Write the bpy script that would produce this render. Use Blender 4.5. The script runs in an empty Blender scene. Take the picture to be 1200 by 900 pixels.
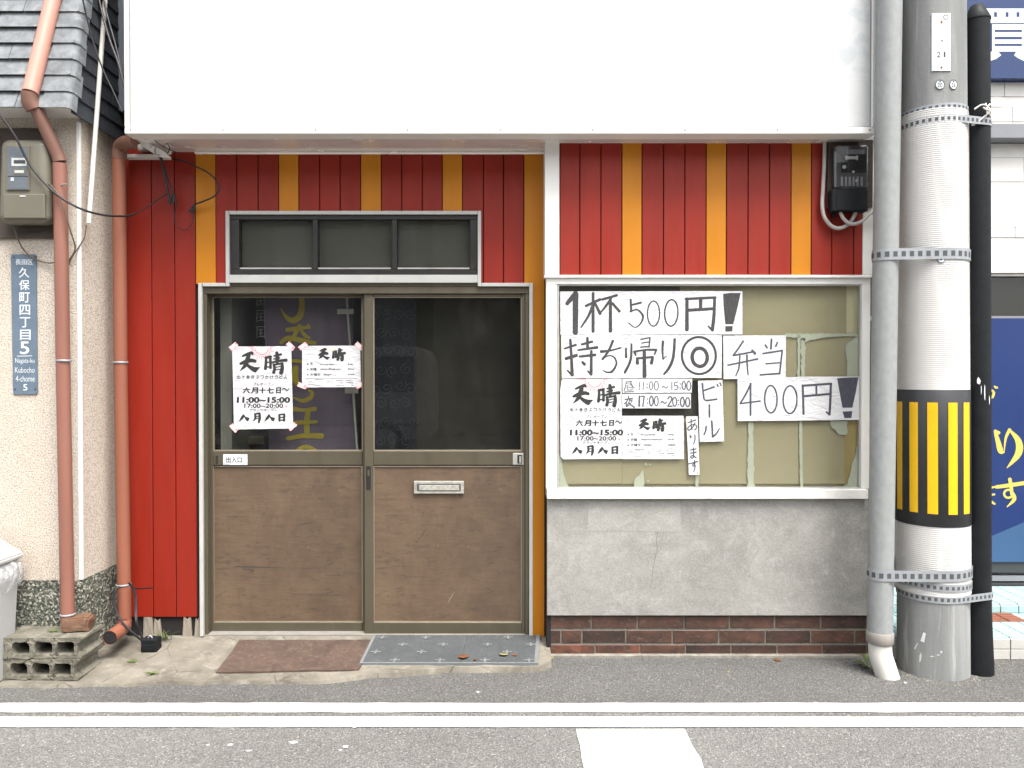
import bpy, bmesh, math, random
from mathutils import Vector, Matrix
random.seed(7)
scene = bpy.context.scene
C = scene.collection

# ------------------------------------------------------------------ camera, sky, sun, exposure
DIST, EYE, FPX = 3.8, 1.4, 900.0
PITCH = math.atan(10.0 / FPX)
cam_data = bpy.data.cameras.new("camera")
cam_data.sensor_width = 36.0
cam_data.lens = 36.0 * FPX / 1200.0
cam_data.clip_start, cam_data.clip_end = 0.05, 3000
cam = bpy.data.objects.new("camera", cam_data)
C.objects.link(cam)
cam.location = (0, -DIST, EYE)
cam.rotation_euler = (math.pi / 2 - PITCH, 0, 0)
scene.camera = cam

SUN_EL, SUN_AZ = math.radians(63), math.radians(32)       # azimuth: to the right of straight in front of the shop
world = bpy.data.worlds.new("World")
scene.world = world
world.use_nodes = True
wn, wl = world.node_tree.nodes, world.node_tree.links
wn.clear()
sky = wn.new("ShaderNodeTexSky")
sky.sky_type = 'NISHITA'
sky.sun_disc = False
sky.sun_elevation = SUN_EL
sky.sun_rotation = math.pi - SUN_AZ
sky.air_density, sky.dust_density, sky.ozone_density = 1.0, 4.0, 1.0
hs = wn.new("ShaderNodeHueSaturation")
hs.inputs["Saturation"].default_value = 0.25
bg = wn.new("ShaderNodeBackground")
bg.inputs["Strength"].default_value = 0.135
wo_ = wn.new("ShaderNodeOutputWorld")
wl.new(sky.outputs[0], hs.inputs["Color"])
wl.new(hs.outputs[0], bg.inputs["Color"])
wl.new(bg.outputs[0], wo_.inputs["Surface"])

sun_data = bpy.data.lights.new("sun", 'SUN')
sun_data.energy = 1.55
sun_data.angle = math.radians(27)
sun_data.color = (1.0, 0.965, 0.91)
sun = bpy.data.objects.new("sun", sun_data)
C.objects.link(sun)
to_sun = Vector((math.sin(SUN_AZ) * math.cos(SUN_EL), -math.cos(SUN_AZ) * math.cos(SUN_EL), math.sin(SUN_EL)))
sun.rotation_euler = to_sun.to_track_quat('Z', 'Y').to_euler()

scene.view_settings.view_transform = 'Standard'
scene.view_settings.look = 'None'
scene.view_settings.gamma = 1.0
scene.view_settings.use_curve_mapping = False
scene.view_settings.exposure = 1.9
scene.cycles.use_denoising = True
scene.cycles.max_bounces = 8
scene.cycles.transparent_max_bounces = 12
scene.cycles.sample_clamp_indirect = 6.0

# ------------------------------------------------------------------ helpers
CP = Vector((0, -DIST, EYE))
F = Vector((0, math.cos(PITCH), -math.sin(PITCH)))
UPV = Vector((0, math.sin(PITCH), math.cos(PITCH)))
def W(px, py, Y):
    """world point on the plane y=Y seen at a point of the 1200x900 survey photograph"""
    r = F * FPX + Vector((px - 600, 0, 0)) + UPV * (450 - py)
    return CP + r * ((Y + DIST) / r.y)
def RX(x0, y0, x1, y1, Y):
    xm, ym = (x0 + x1) / 2, (y0 + y1) / 2
    return (W(x0, ym, Y).x, W(x1, ym, Y).x, W(xm, y1, Y).z, W(xm, y0, Y).z)

class MB:
    def __init__(self):
        self.bm = bmesh.new()
    def box(self, x0, x1, y0, y1, z0, z1, m=0, bev=0.0, seg=1):
        x0, x1 = min(x0, x1), max(x0, x1)
        y0, y1 = min(y0, y1), max(y0, y1)
        z0, z1 = min(z0, z1), max(z0, z1)
        if bev:
            t = bmesh.new()
            bmesh.ops.create_cube(t, size=1.0)
            for v in t.verts:
                v.co = Vector((x0 + (v.co.x + .5) * (x1 - x0), y0 + (v.co.y + .5) * (y1 - y0), z0 + (v.co.z + .5) * (z1 - z0)))
            bmesh.ops.bevel(t, geom=list(t.edges), offset=bev, segments=seg, affect='EDGES', profile=0.5)
            self.join(t, m)
            return
        v = [self.bm.verts.new(c) for c in ((x0, y0, z0), (x1, y0, z0), (x1, y1, z0), (x0, y1, z0), (x0, y0, z1), (x1, y0, z1), (x1, y1, z1), (x0, y1, z1))]
        for f in ((0, 3, 2, 1), (4, 5, 6, 7), (0, 1, 5, 4), (1, 2, 6, 5), (2, 3, 7, 6), (3, 0, 4, 7)):
            self.bm.faces.new([v[i] for i in f]).material_index = m
    def join(self, t, m=None):
        mp = {}
        for v in t.verts:
            mp[v] = self.bm.verts.new(v.co)
        for f in t.faces:
            try:
                nf = self.bm.faces.new([mp[v] for v in f.verts])
                nf.material_index = f.material_index if m is None else m
                nf.smooth = f.smooth
            except ValueError:
                pass
        t.free()
    def frame(self, x0, y0, x1, y1, w, Y0, Y1, m=0):
        o = RX(x0, y0, x1, y1, Y0); i = RX(x0 + w, y0 + w, x1 - w, y1 - w, Y0)
        def ring(q, Y): return [self.bm.verts.new(p) for p in ((q[0], Y, q[2]), (q[1], Y, q[2]), (q[1], Y, q[3]), (q[0], Y, q[3]))]
        a, b, c, d = ring(o, Y0), ring(i, Y0), ring(o, Y1), ring(i, Y1)
        for k in range(4):
            n = (k + 1) % 4
            for f in ((a[k], a[n], b[n], b[k]), (c[k], d[k], d[n], c[n]), (a[k], c[k], c[n], a[n]), (b[k], b[n], d[n], d[k])):
                self.bm.faces.new(f).material_index = m
    def pbox(self, x0, y0, x1, y1, Y0, Y1, m=0, bev=0.0):
        """box whose front face (depth Y0) spans a rectangle of the survey"""
        a, b, c, d = RX(x0, y0, x1, y1, Y0)
        self.box(a, b, Y0, Y1, c, d, m, bev)
    def prism(self, pts, vec, m=0):
        """closed outline (3-D points) pushed along vec"""
        vec = Vector(vec)
        a = [self.bm.verts.new(p) for p in pts]
        b = [self.bm.verts.new(Vector(p) + vec) for p in pts]
        n = len(pts)
        fs = [self.bm.faces.new(a), self.bm.faces.new(b[::-1])]
        for i in range(n):
            fs.append(self.bm.faces.new((a[i], b[i], b[(i + 1) % n], a[(i + 1) % n])))
        for f in fs:
            f.material_index = m
    def pprism(self, pts, Y, th, m=0):
        self.prism([W(x, y, Y) for x, y in pts], (0, th, 0), m)
    def face(self, pts, m=0):
        f = self.bm.faces.new([self.bm.verts.new(p) for p in pts])
        f.material_index = m
        return f
    def tube(self, pts, r, m=0, seg=10, cap=True, smooth=True, hollow=None):
        pts = [Vector(p) for p in pts]
        rs = r if isinstance(r, (list, tuple)) else [r] * len(pts)
        rings, ref = [], None
        for i, p in enumerate(pts):
            t = (pts[min(i + 1, len(pts) - 1)] - pts[max(i - 1, 0)]).normalized()
            if ref is None:
                ref = Vector((0, 0, 1)) if abs(t.z) < .9 else Vector((0, 1, 0))
            u = (ref - t * ref.dot(t)).normalized()
            ref = u
            v = t.cross(u)
            rings.append([self.bm.verts.new(p + (u * math.cos(2 * math.pi * k / seg) + v * math.sin(2 * math.pi * k / seg)) * rs[i]) for k in range(seg)])
        for a, b in zip(rings, rings[1:]):
            for k in range(seg):
                f = self.bm.faces.new((a[k], a[(k + 1) % seg], b[(k + 1) % seg], b[k]))
                f.smooth = smooth
                f.material_index = m
        if cap:
            for ring in (rings[0][::-1], rings[-1]):
                self.bm.faces.new([self.bm.verts.new(v.co) for v in ring]).material_index = m
    def lathe(self, cx, cy, prof, m=0, seg=48, lean=(0, 0), z0=0, cap=True, smooth=True):
        rings = []
        for r, z in prof:
            ox, oy = cx + lean[0] * (z - z0), cy + lean[1] * (z - z0)
            rings.append([self.bm.verts.new((ox + r * math.cos(2 * math.pi * k / seg), oy + r * math.sin(2 * math.pi * k / seg), z)) for k in range(seg)])
        for a, b in zip(rings, rings[1:]):
            for k in range(seg):
                f = self.bm.faces.new((a[k], a[(k + 1) % seg], b[(k + 1) % seg], b[k]))
                f.smooth = smooth
                f.material_index = m
        if cap:
            self.bm.faces.new([self.bm.verts.new(v.co) for v in rings[0][::-1]]).material_index = m
            self.bm.faces.new([self.bm.verts.new(v.co) for v in rings[-1]]).material_index = m

WO = {}
def finish(name, mb, mats, parent=None, label=None, cat=None, group=None, kind=None, smooth=False, origin=None):
    bm = mb.bm
    bmesh.ops.recalc_face_normals(bm, faces=bm.faces) if getattr(mb, 'recalc', True) else None
    lo = [min(v.co[i] for v in bm.verts) for i in range(3)]
    hi = [max(v.co[i] for v in bm.verts) for i in range(3)]
    o = Vector(origin) if origin is not None else Vector(((lo[0] + hi[0]) / 2, (lo[1] + hi[1]) / 2, lo[2]))
    for v in bm.verts:
        v.co -= o
    me = bpy.data.meshes.new(name)
    bm.to_mesh(me)
    bm.free()
    for m in (mats if isinstance(mats, (list, tuple)) else [mats]):
        me.materials.append(m)
    if smooth:
        for p in me.polygons:
            p.use_smooth = True
    ob = bpy.data.objects.new(name, me)
    C.objects.link(ob)
    if parent is not None:
        ob.parent = parent
        ob.location = o - WO[parent.name]
    else:
        ob.location = o
    WO[ob.name] = o
    tag(ob, label, cat, group, kind)
    return ob
def tag(o, label=None, cat=None, group=None, kind=None):
    if label: o['label'] = label
    if cat: o['category'] = cat
    if group: o['group'] = group
    if kind: o['kind'] = kind
def thing(name, label, cat, loc, group=None):
    o = bpy.data.objects.new(name, None)
    o.empty_display_size = .1
    C.objects.link(o)
    o.location = loc
    WO[o.name] = Vector(loc)
    tag(o, label, cat, group)
    return o
def copy_thing(src, loc, label=None):
    r = src.copy(); C.objects.link(r); r.location = loc
    WO[r.name] = Vector(loc)
    if label: r['label'] = label
    for ch in src.children:
        c = ch.copy(); C.objects.link(c); c.parent = r
        for g in ch.children:
            d = g.copy(); C.objects.link(d); d.parent = c
    return r

def smooth_path(pts, n=6):
    P = [Vector(p) for p in pts]
    if len(P) < 3: return P
    out = []
    for i in range(len(P) - 1):
        p0, p1, p2, p3 = P[max(i - 1, 0)], P[i], P[i + 1], P[min(i + 2, len(P) - 1)]
        for k in range(n):
            t = k / n
            out.append(.5 * ((2 * p1) + (p2 - p0) * t + (2 * p0 - 5 * p1 + 4 * p2 - p3) * t * t + (3 * p1 - p0 - 3 * p2 + p3) * t ** 3))
    out.append(P[-1])
    return out
def ptube(mb, pts, r, m=0, n=6, seg=8):
    """pts: (px, py, Y)"""
    mb.tube(smooth_path([W(*p) for p in pts], n), r, m, seg)

# ------------------------------------------------------------------ materials
def lin(r, g, b):
    f = lambda c: c / 12.92 if c <= .04045 else ((c + .055) / 1.055) ** 2.4
    return (f(r / 255), f(g / 255), f(b / 255), 1)
class NT:
    def __init__(self, name):
        self.m = bpy.data.materials.new(name)
        self.m.use_nodes = True
        self.n, self.l = self.m.node_tree.nodes, self.m.node_tree.links
        self.n.clear()
        self.out = self.n.new("ShaderNodeOutputMaterial")
        self.co = self.n.new("ShaderNodeTexCoord").outputs["Object"]
    def scaled(self, s):
        mp = self.n.new("ShaderNodeMapping")
        mp.inputs["Scale"].default_value = s if isinstance(s, tuple) else (s, s, s)
        mp.inputs["Location"].default_value = (random.random() * 9, random.random() * 9, random.random() * 9)
        self.l.new(self.co, mp.inputs[0])
        return mp.outputs[0]
    def noise(self, s, detail=4, rough=.55, dist=0):
        t = self.n.new("ShaderNodeTexNoise")
        t.inputs["Scale"].default_value = 1
        t.inputs["Detail"].default_value = detail
        t.inputs["Roughness"].default_value = rough
        t.inputs["Distortion"].default_value = dist
        self.l.new(self.scaled(s), t.inputs["Vector"])
        return t.outputs["Fac"]
    def voronoi(self, s, out="Distance", feature='F1'):
        t = self.n.new("ShaderNodeTexVoronoi")
        t.feature = feature
        t.inputs["Scale"].default_value = 1
        self.l.new(self.scaled(s), t.inputs["Vector"])
        return t.outputs[out]
    def ramp(self, fac, a, b, c0=0.0, c1=1.0):
        r = self.n.new("ShaderNodeMapRange")
        r.inputs["From Min"].default_value, r.inputs["From Max"].default_value = a, b
        r.inputs["To Min"].default_value, r.inputs["To Max"].default_value = c0, c1
        self.l.new(fac, r.inputs["Value"])
        return r.outputs[0]
    def mix(self, fac, a, b, mode='MIX'):
        x = self.n.new("ShaderNodeMix")
        x.data_type = 'RGBA'
        x.blend_type = mode
        for sock, v in ((x.inputs["Factor"], fac), (x.inputs["A"], a), (x.inputs["B"], b)) if False else ((x.inputs[0], fac), (x.inputs[6], a), (x.inputs[7], b)):
            if hasattr(v, 'is_linked'): self.l.new(v, sock)
            else: sock.default_value = v if not isinstance(v, tuple) or len(v) == 4 else (*v, 1)
        return x.outputs[2]
    def math(self, op, a, b=0.0):
        x = self.n.new("ShaderNodeMath")
        x.operation = op
        for i, v in enumerate((a, b)):
            if hasattr(v, 'is_linked'): self.l.new(v, x.inputs[i])
            else: x.inputs[i].default_value = v
        return x.outputs[0]
    def bump(self, h, strength, dist=.01):
        b = self.n.new("ShaderNodeBump")
        b.inputs["Strength"].default_value = strength
        b.inputs["Distance"].default_value = dist
        self.l.new(h, b.inputs["Height"])
        return b.outputs[0]
    def bsdf(self, color, rough=.6, metal=0.0, spec=.4, normal=None, trans=0.0, alpha=None, sheen=0):
        p = self.n.new("ShaderNodeBsdfPrincipled")
        for key, v in (("Base Color", color), ("Roughness", rough), ("Metallic", metal), ("Specular IOR Level", spec), ("Transmission Weight", trans), ("Alpha", 1.0 if alpha is None else alpha)):
            if hasattr(v, 'is_linked'): self.l.new(v, p.inputs[key])
            else: p.inputs[key].default_value = v if not isinstance(v, tuple) or len(v) == 4 else (*v, 1)
        if normal is not None: self.l.new(normal, p.inputs["Normal"])
        self.l.new(p.outputs[0], self.out.inputs["Surface"])
        return self.m

def sc(c, k): return (c[0] * k, c[1] * k, c[2] * k, 1)
def paint(name, col, rough=.5, var=.12, vs=6, dirt=.25, dirt_col=(.08, .07, .055, 1), dirt_s=9, bump=.05, bs=60, spec=.4, metal=0.0):
    t = NT(name)
    c = t.mix(t.ramp(t.noise(vs), .3, .7), sc(col, 1 - var), sc(col, 1 + var * .6))
    if dirt:
        d = t.ramp(t.noise(dirt_s, 7, .68, .4), .56, .8, 0, dirt)
        c = t.mix(d, c, dirt_col)
    r = t.ramp(t.noise(tuple(q * 3 for q in vs) if isinstance(vs, tuple) else vs * 3), .3, .7, max(0, rough - .08), min(1, rough + .1))
    return t.bsdf(c, r, metal, spec, t.bump(t.noise(bs, 3), bump, .004))

M = {}
M['red'] = paint('red_board', (0.2148, 0.0139, 0.0055, 1), .48, .12, (9, 9, 1.2), .12, (.10, .018, .012, 1), (16, 16, 3), .04, 40, .3)
M['orange'] = paint('orange_board', (0.4285, 0.1543, 0.0046, 1), .48, .08, (9, 9, 1.2), .12, (.2, .075, .015, 1), (14, 14, 3), .04, 40, .3)
M['gap'] = paint('dark_gap', (.012, .01, .01, 1), .9, .2, 9, 0)
M['white'] = paint('white_paint', (0.6396, 0.6314, 0.5986, 1), .45, .04, 4, .28, (.4, .36, .28, 1), (11, 11, 5), .04, 50)
M['white_worn'] = paint('worn_white_paint', (0.5904, 0.5822, 0.5494, 1), .6, .08, 8, .8, (.3, .27, .22, 1), (16, 16, 40), .2, 60)
M['soffit'] = paint('soffit_metal', (0.792, 0.756, 0.72, 1), .2, .04, 3, .08, (.5, .45, .4, 1), 5, .01, 30, .6, .35)
M['bronze'] = paint('bronze_aluminium', (0.0926, 0.0785, 0.0529, 1), .42, .12, (8, 8, 2), .3, (.15, .14, .12, 1), 14, .03, 60, .5, .35)
M['bronze_dark'] = paint('dark_bronze', (.022, .02, .018, 1), .4, .15, 8, .2, (.06, .055, .05, 1), 14, .03, 60, .5, .2)
M['gasket'] = paint('buff_gasket', (.20, .17, .125, 1), .6, .15, 20, .4, (.1, .085, .06, 1), 20)
M['slot_metal'] = paint('tarnished_metal', (.33, .32, .28, 1), .5, .25, (60, 60, 60), .7, (.14, .13, .1, 1), 45, .3, 90, .4, .2)
M['trim'] = paint('pale_grey_trim', (.40, .40, .375, 1), .5, .08, 8, .3, (.22, .2, .17, 1), (14, 14, 4), .04, 50)
M['alu'] = paint('aluminium', (.5, .49, .46, 1), .4, .1, 12, .3, (.2, .18, .15, 1), 30, .05, 80, .5, .6)
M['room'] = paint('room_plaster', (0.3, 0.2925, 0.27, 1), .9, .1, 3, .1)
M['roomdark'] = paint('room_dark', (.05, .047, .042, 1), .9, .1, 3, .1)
M['black'] = paint('black_plastic', (0.0094, 0.0105, 0.0116, 1), .6, .2, 14, .18, (.03, .032, .034, 1), 20, .04, 60, .15)
M['cable'] = paint('black_cable', (.018, .017, .018, 1), .5, .2, 14, .15, (.07, .065, .06, 1), 20, .04, 60)
M['browncable'] = paint('brown_cable', (.10, .075, .05, 1), .55, .2, 14, .2, (.05, .04, .03, 1), 20)
M['greycable'] = paint('grey_cable', (.34, .33, .31, 1), .5, .08, 14, .2, (.2, .18, .16, 1), 20)
M['pvc'] = paint('white_pvc', (0.5314, 0.5166, 0.4723, 1), .45, .05, 8, .35, (.3, .27, .2, 1), (18, 18, 6), .03, 60)
M['terra'] = paint('terracotta_pipe', (0.2133, 0.0923, 0.0662, 1), .42, .10, (10, 10, 1.5), .14, (.2, .1, .08, 1), (22, 22, 5), .05, 60)
M['terra_orange'] = paint('orange_terracotta_pipe', (0.2244, 0.0823, 0.0496, 1), .45, .10, (10, 10, 1.5), .14, (.18, .08, .06, 1), (22, 22, 5), .05, 60, .3)
M['terra_pink'] = paint('faded_pink_pipe', (0.4453, 0.2119, 0.1625, 1), .42, .10, (10, 10, 1.5), .25, (.25, .13, .1, 1), (22, 22, 5), .05, 60)
M['terra_dark'] = paint('brown_pipe_joint', (0.1785, 0.0892, 0.0638, 1), .5, .12, 10, .3, (.12, .08, .06, 1), 18)
M['galv'] = paint('galvanised_steel', (0.2241, 0.2345, 0.2294, 1), .62, .10, (40, 40, 26), .35, (.34, .355, .36, 1), (30, 30, 14), .05, 90, .4, .0)
M['strap'] = paint('strap_steel', (0.2604, 0.2728, 0.2852, 1), .5, .1, 40, .25, (.25, .25, .25, 1), 60, .05, 90, .5, .2)
M['hole'] = paint('strap_hole', (0.06, 0.063, 0.066, 1), .8, .1, 20, 0)
M['rubber'] = paint('grey_rubber', (.20, .185, .165, 1), .7, .15, 20, .3, (.1, .09, .08, 1), 30)
M['sleeve'] = paint('white_pole_sleeve', (0.4909, 0.4773, 0.4603, 1), .45, .03, 5, .18, (.42, .38, .33, 1), (9, 9, 3), .02, 40)
M['band'] = paint('black_hazard_band', (0.018, 0.019, 0.021, 1), .5, .15, 10, .15, (.05, .05, .05, 1), 14)
M['yellow'] = paint('yellow_reflector', (0.684, 0.3906, 0.0011, 1), .4, .06, 12, .3, (.45, .18, .01, 1), (40, 40, 26), .04, 80, .5)
M['meter'] = paint('meter_grey', (0.12, 0.1111, 0.0825, 1), .4, .06, 6, .2, (.11, .105, .085, 1), (10, 10, 4), .03, 40)
M['meter_face'] = paint('meter_window', (.10, .115, .13, 1), .25, .1, 10, .1)
M['meter_tag'] = paint('meter_display', (.45, .46, .44, 1), .4, .05, 20, 0)
M['board'] = paint('weathered_board', (.055, .042, .033, 1), .8, .25, (6, 6, 30), .4, (.10, .085, .07, 1), (4, 4, 30), .15, 40)
M['paper'] = None
M['pole_chip'] = paint('pale_scratch', (.5, .5, .48, 1), .8, .2, 60, 0)
M['scuff'] = paint('dark_scuff', (.06, .045, .035, 1), .6, .3, 80, 0)
M['ink'] = paint('black_ink', (.022, .021, .02, 1), .7, .3, 60, 0)
M['marker'] = paint('marker_ink', (0.0385, 0.0371, 0.0364, 1), .7, .3, (120, 120, 40), 0)
M['marker_blue'] = paint('blue_black_marker', (.05, .052, .068, 1), .7, .3, (120, 120, 40), 0)
M['pencil'] = paint('thin_grey_ink', (0.0684, 0.0684, 0.0821, 1), .7, .2, 60, 0)
M['print'] = paint('faint_print', (0.0405, 0.0419, 0.0445, 1), .7, .25, 90, 0)
M['pink'] = paint('pink_ink', (.62, .17, .20, 1), .6, .1, 40, 0)
M['plate'] = paint('address_plate_blue', (.10, .138, .18, 1), .45, .1, 20, .3, (.24, .29, .33, 1), (30, 30, 16), .06, 50)
M['plate_white'] = paint('plate_white', (0.561, 0.5865, 0.595, 1), .5, .06, 30, .1)
M['slate'] = paint('grey_slate', (0.1652, 0.1759, 0.1834, 1), .75, .32, 20, .75, (.33, .335, .32, 1), 16, .3, 70, .2)
M['slate_dark'] = paint('dark_slate', (0.0381, 0.0417, 0.0487, 1), .75, .2, 12, .3, (.10, .105, .115, 1), 18, .15, 60, .12)
M['bluegrey'] = paint('blue_grey_cladding', (.135, .15, .175, 1), .5, .08, 4, .2, (.2, .21, .22, 1), 8)
M['van_paint'] = paint('silver_van_paint', (.34, .33, .36, 1), .3, .03, 4, .05, (.2, .2, .2, 1), 4, .0, 10, .5, .2)
M['cord'] = paint('white_cord', (0.56, 0.544, 0.504, 1), .7, .08, 30, .1)
M['leafgreen'] = paint('weed_green', (0.066, 0.096, 0.021, 1), .6, .25, 30, .3, (.25, .2, .07, 1), 24)
M['drygrass'] = paint('dry_grass', (0.21, 0.189, 0.084, 1), .7, .25, 30, 0)
M['dryleaf'] = paint('dry_leaf', (0.1512, 0.054, 0.0198, 1), .7, .25, 60, .3, (.2, .08, .04, 1), 50)
M['cardboard'] = paint('brown_board', (0.2885, 0.245, 0.1486, 1), .7, .05, (2, 2, 6), .12, (.26, .2, .09, 1), (3, 3, 30), .03, 20)
M['cardboard2'] = paint('ochre_board', (0.312, 0.2262, 0.078, 1), .7, .06, (2, 2, 6), .12, (.26, .2, .09, 1), (3, 3, 30), .03, 20)
M['cream'] = paint('cream_wall_side', (0.5119, 0.4485, 0.2915, 1), .7, .05, 4, .1)
M['banner'] = paint('dark_purple_cloth', (0.1634, 0.1264, 0.1786, 1), .85, .12, (14, 14, 1.5), .1, (.05, .04, .055, 1), 6, .1, 90)
M['banner_yellow'] = paint('banner_yellow', (0.4833, 0.376, 0.0394, 1), .85, .12, 14, 0)
M['banner_pale'] = paint('banner_pale_outline', (0.308, 0.297, 0.297, 1), .85, .12, 14, 0)
M['navy'] = paint('navy_cloth', (.006, .009, .016, 1), .9, .2, 10, 0)
M['navy_line'] = paint('navy_cloth_pattern', (0.0468, 0.0558, 0.072, 1), .9, .2, 10, 0)
M['greycloth'] = paint('dark_grey_cloth', (0.0275, 0.0251, 0.0209, 1), .9, .06, 4, .12, (.06, .055, .047, 1), (6, 6, 2), .02, 60)
M['gap_shade'] = paint('gap_shade_sheet', (.055, .048, .038, 1), .9, .3, 20, .3, (.02, .018, .015, 1), 30)
M['transom_film'] = paint('transom_backing', (0.1394, 0.1339, 0.119, 1), .75, .06, (2, 2, 40), .12, (.10, .095, .085, 1), 7)
M['blue_banner'] = paint('blue_shop_banner', (0.0054, 0.0227, 0.1083, 1), .4, .1, 2, .12, (.04, .10, .26, 1), 2, .01, 20)
M['blue_light'] = paint('blue_banner_pale', (0.0303, 0.077, 0.165, 1), .4, .1, 2, 0)
M['blue_sign'] = paint('blue_sign_panel', (0.0102, 0.0299, 0.1045, 1), .3, .06, 2, .1, (.04, .08, .2, 1), 4)
M['yellow_letter'] = paint('yellow_lettering', (0.504, 0.406, 0.091, 1), .4, .04, 10, 0)
M['greybeam'] = paint('grey_metal_beam', (.19, .195, .21, 1), .45, .08, 6, .15)
M['darkmetal'] = paint('dark_metal', (.04, .042, .045, 1), .45, .12, 6, .2)
M['bin'] = paint('pale_grey_plastic', (0.3449, 0.3449, 0.3355, 1), .4, .04, 5, .2, (.35, .33, .29, 1), (12, 12, 5), .02, 40)
M['stone'] = paint('stone_tile_white', (0.648, 0.63, 0.594, 1), .6, .08, 7, .3, (.5, .48, .44, 1), (5, 5, 12), .3, 14)
M['grout'] = paint('tile_grout', (.33, .32, .30, 1), .9, .1, 20, .3)
M['wood'] = paint('rotten_wood', (.22, .19, .15, 1), .9, .25, (40, 40, 5), .6, (.05, .04, .03, 1), (30, 30, 6), .6, 60)
M['rust'] = paint('rust', (.2, .08, .03, 1), .8, .2, 60, 0)

def m_fascia():
    t = NT('overpainted_fascia')
    c = t.mix(t.ramp(t.noise(1.4, 3), .3, .7), (.435, .437, .435, 1), (.475, .476, .474, 1))
    # old lettering painted over: pale bluish blocks, and rain streaks near the joints
    g = t.math('MULTIPLY', t.ramp(t.noise((1.1, 1.1, 1.3), 3, .5), .47, .58), t.ramp(t.noise((7, 7, 9), 4, .6, .8), .46, .60))
    c = t.mix(t.math('MULTIPLY', g, .8), c, (.355, .378, .388, 1))
    st = t.ramp(t.noise((30, 30, 1.1), 6, .7), .60, .80, 0, .45)
    c = t.mix(st, c, (.36, .355, .33, 1))
    return t.bsdf(c, .4, 0, .35, t.bump(t.noise(25, 3), .03, .003))
def m_paper():
    t = NT('white_paper')
    c = t.mix(t.ramp(t.noise(7, 3), .35, .7), (.485, .485, .50, 1), (.535, .535, .535, 1))
    n = t.bump(t.noise((11, 11, 20), 3, .55, 1.2), .6, .015)
    return t.bsdf(c, .75, 0, .25, n)
M['fascia'] = m_fascia()
M['paper'] = m_paper()
def m_tape():
    t = NT('pink_tape')
    w = t.ramp(t.noise(60, 2), .42, .58)
    c = t.mix(w, (.66, .24, .27, 1), (.80, .56, .54, 1))
    return t.bsdf(c, .5)
M['tape'] = m_tape()
def m_stucco():
    t = NT('roughcast_stucco')
    sp = t.ramp(t.noise(150, 3, .6), .34, .54)
    c = t.mix(sp, (.31, .255, .195, 1), (.58, .52, .45, 1))
    big = t.ramp(t.noise((3.5, 3.5, 1.3), 5, .6), .42, .72, 0, .38)
    c = t.mix(big, c, (.42, .34, .25, 1))
    return t.bsdf(c, .95, 0, .15, t.bump(t.noise(140, 4, .65), .8, .009))
M['stucco'] = m_stucco()
def m_terrazzo():
    t = NT('washed_pebble_plinth')
    v = t.ramp(t.voronoi(95, "Color"), .55, .8)
    n = t.ramp(t.noise(60, 3), .42, .6)
    c = t.mix(n, (.045, .05, .042, 1), (.115, .12, .095, 1))
    c = t.mix(v, c, (.34, .33, .27, 1))
    return t.bsdf(c, .85, 0, .2, t.bump(t.voronoi(95), .8, .006))
M['terrazzo'] = m_terrazzo()
def m_asphalt(name='asphalt', k=1.0):
    t = NT(name)
    v = t.voronoi(260, "Color")
    g = t.ramp(v, .1, .95)
    c = t.mix(g, sc((.092, .091, .087), k), sc((.25, .247, .238), k))
    v2 = t.ramp(t.voronoi(195, "Color"), .78, .92)
    c = t.mix(v2, c, sc((.37, .36, .342), k))
    v3 = t.ramp(t.voronoi(205, "Color"), .80, .94)
    c = t.mix(v3, c, sc((.075, .073, .07), k))
    big = t.ramp(t.noise((.9, 1.6, 1), 6, .6), .35, .7)
    c = t.mix(big, sc((1, 1, 1), .80), (1.08, 1.06, 1.02, 1)) if False else t.mix(1.0, c, t.mix(big, (.80, .79, .77, 1), (1.0, .99, .97, 1)), 'MULTIPLY')
    st = t.ramp(t.noise(4, 6, .7), .6, .76, 0, .35)
    c = t.mix(st, c, sc((.13, .124, .112), k))
    b = t.math('ADD', t.voronoi(150), t.noise(300, 2))
    return t.bsdf(c, .88, 0, .25, t.bump(b, .9, .006))
M['asphalt'] = m_asphalt()
M['asphalt_old'] = m_asphalt('old_asphalt', .72)
def m_roadpaint():
    t = NT('road_paint')
    w = t.ramp(t.noise(26, 9, .8), .58, .66, 0, .85)
    c = t.mix(w, (.60, .595, .575, 1), (.24, .232, .218, 1))
    return t.bsdf(c, .7, 0, .3, t.bump(t.noise(180, 2), .3, .003))
M['roadpaint'] = m_roadpaint()
def m_concrete(name, base, dark, light, rough=.9, s=1.0, crack=False):
    t = NT(name)
    a = t.ramp(t.noise(2.6 * s, 8, .62, .5), .32, .68)
    c = t.mix(a, dark, base)
    b = t.ramp(t.noise((9 * s, 9 * s, 8 * s), 9, .74, .5), .52, .72, 0, .6)
    c = t.mix(b, c, light)
    f = t.ramp(t.noise(120, 4), .35, .7, 0, .22)
    c = t.mix(f, c, dark)
    if crack:
        k = t.voronoi(2.7, 'Distance', 'DISTANCE_TO_EDGE')
        kk = t.ramp(t.math('ADD', k, t.math('MULTIPLY', t.noise(9, 4), .05)), .022, .034, .65, 0)
        c = t.mix(kk, c, (.045, .04, .032, 1))
    return t.bsdf(c, rough, 0, .25, t.bump(t.noise(70, 6, .7), .25, .006))
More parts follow.
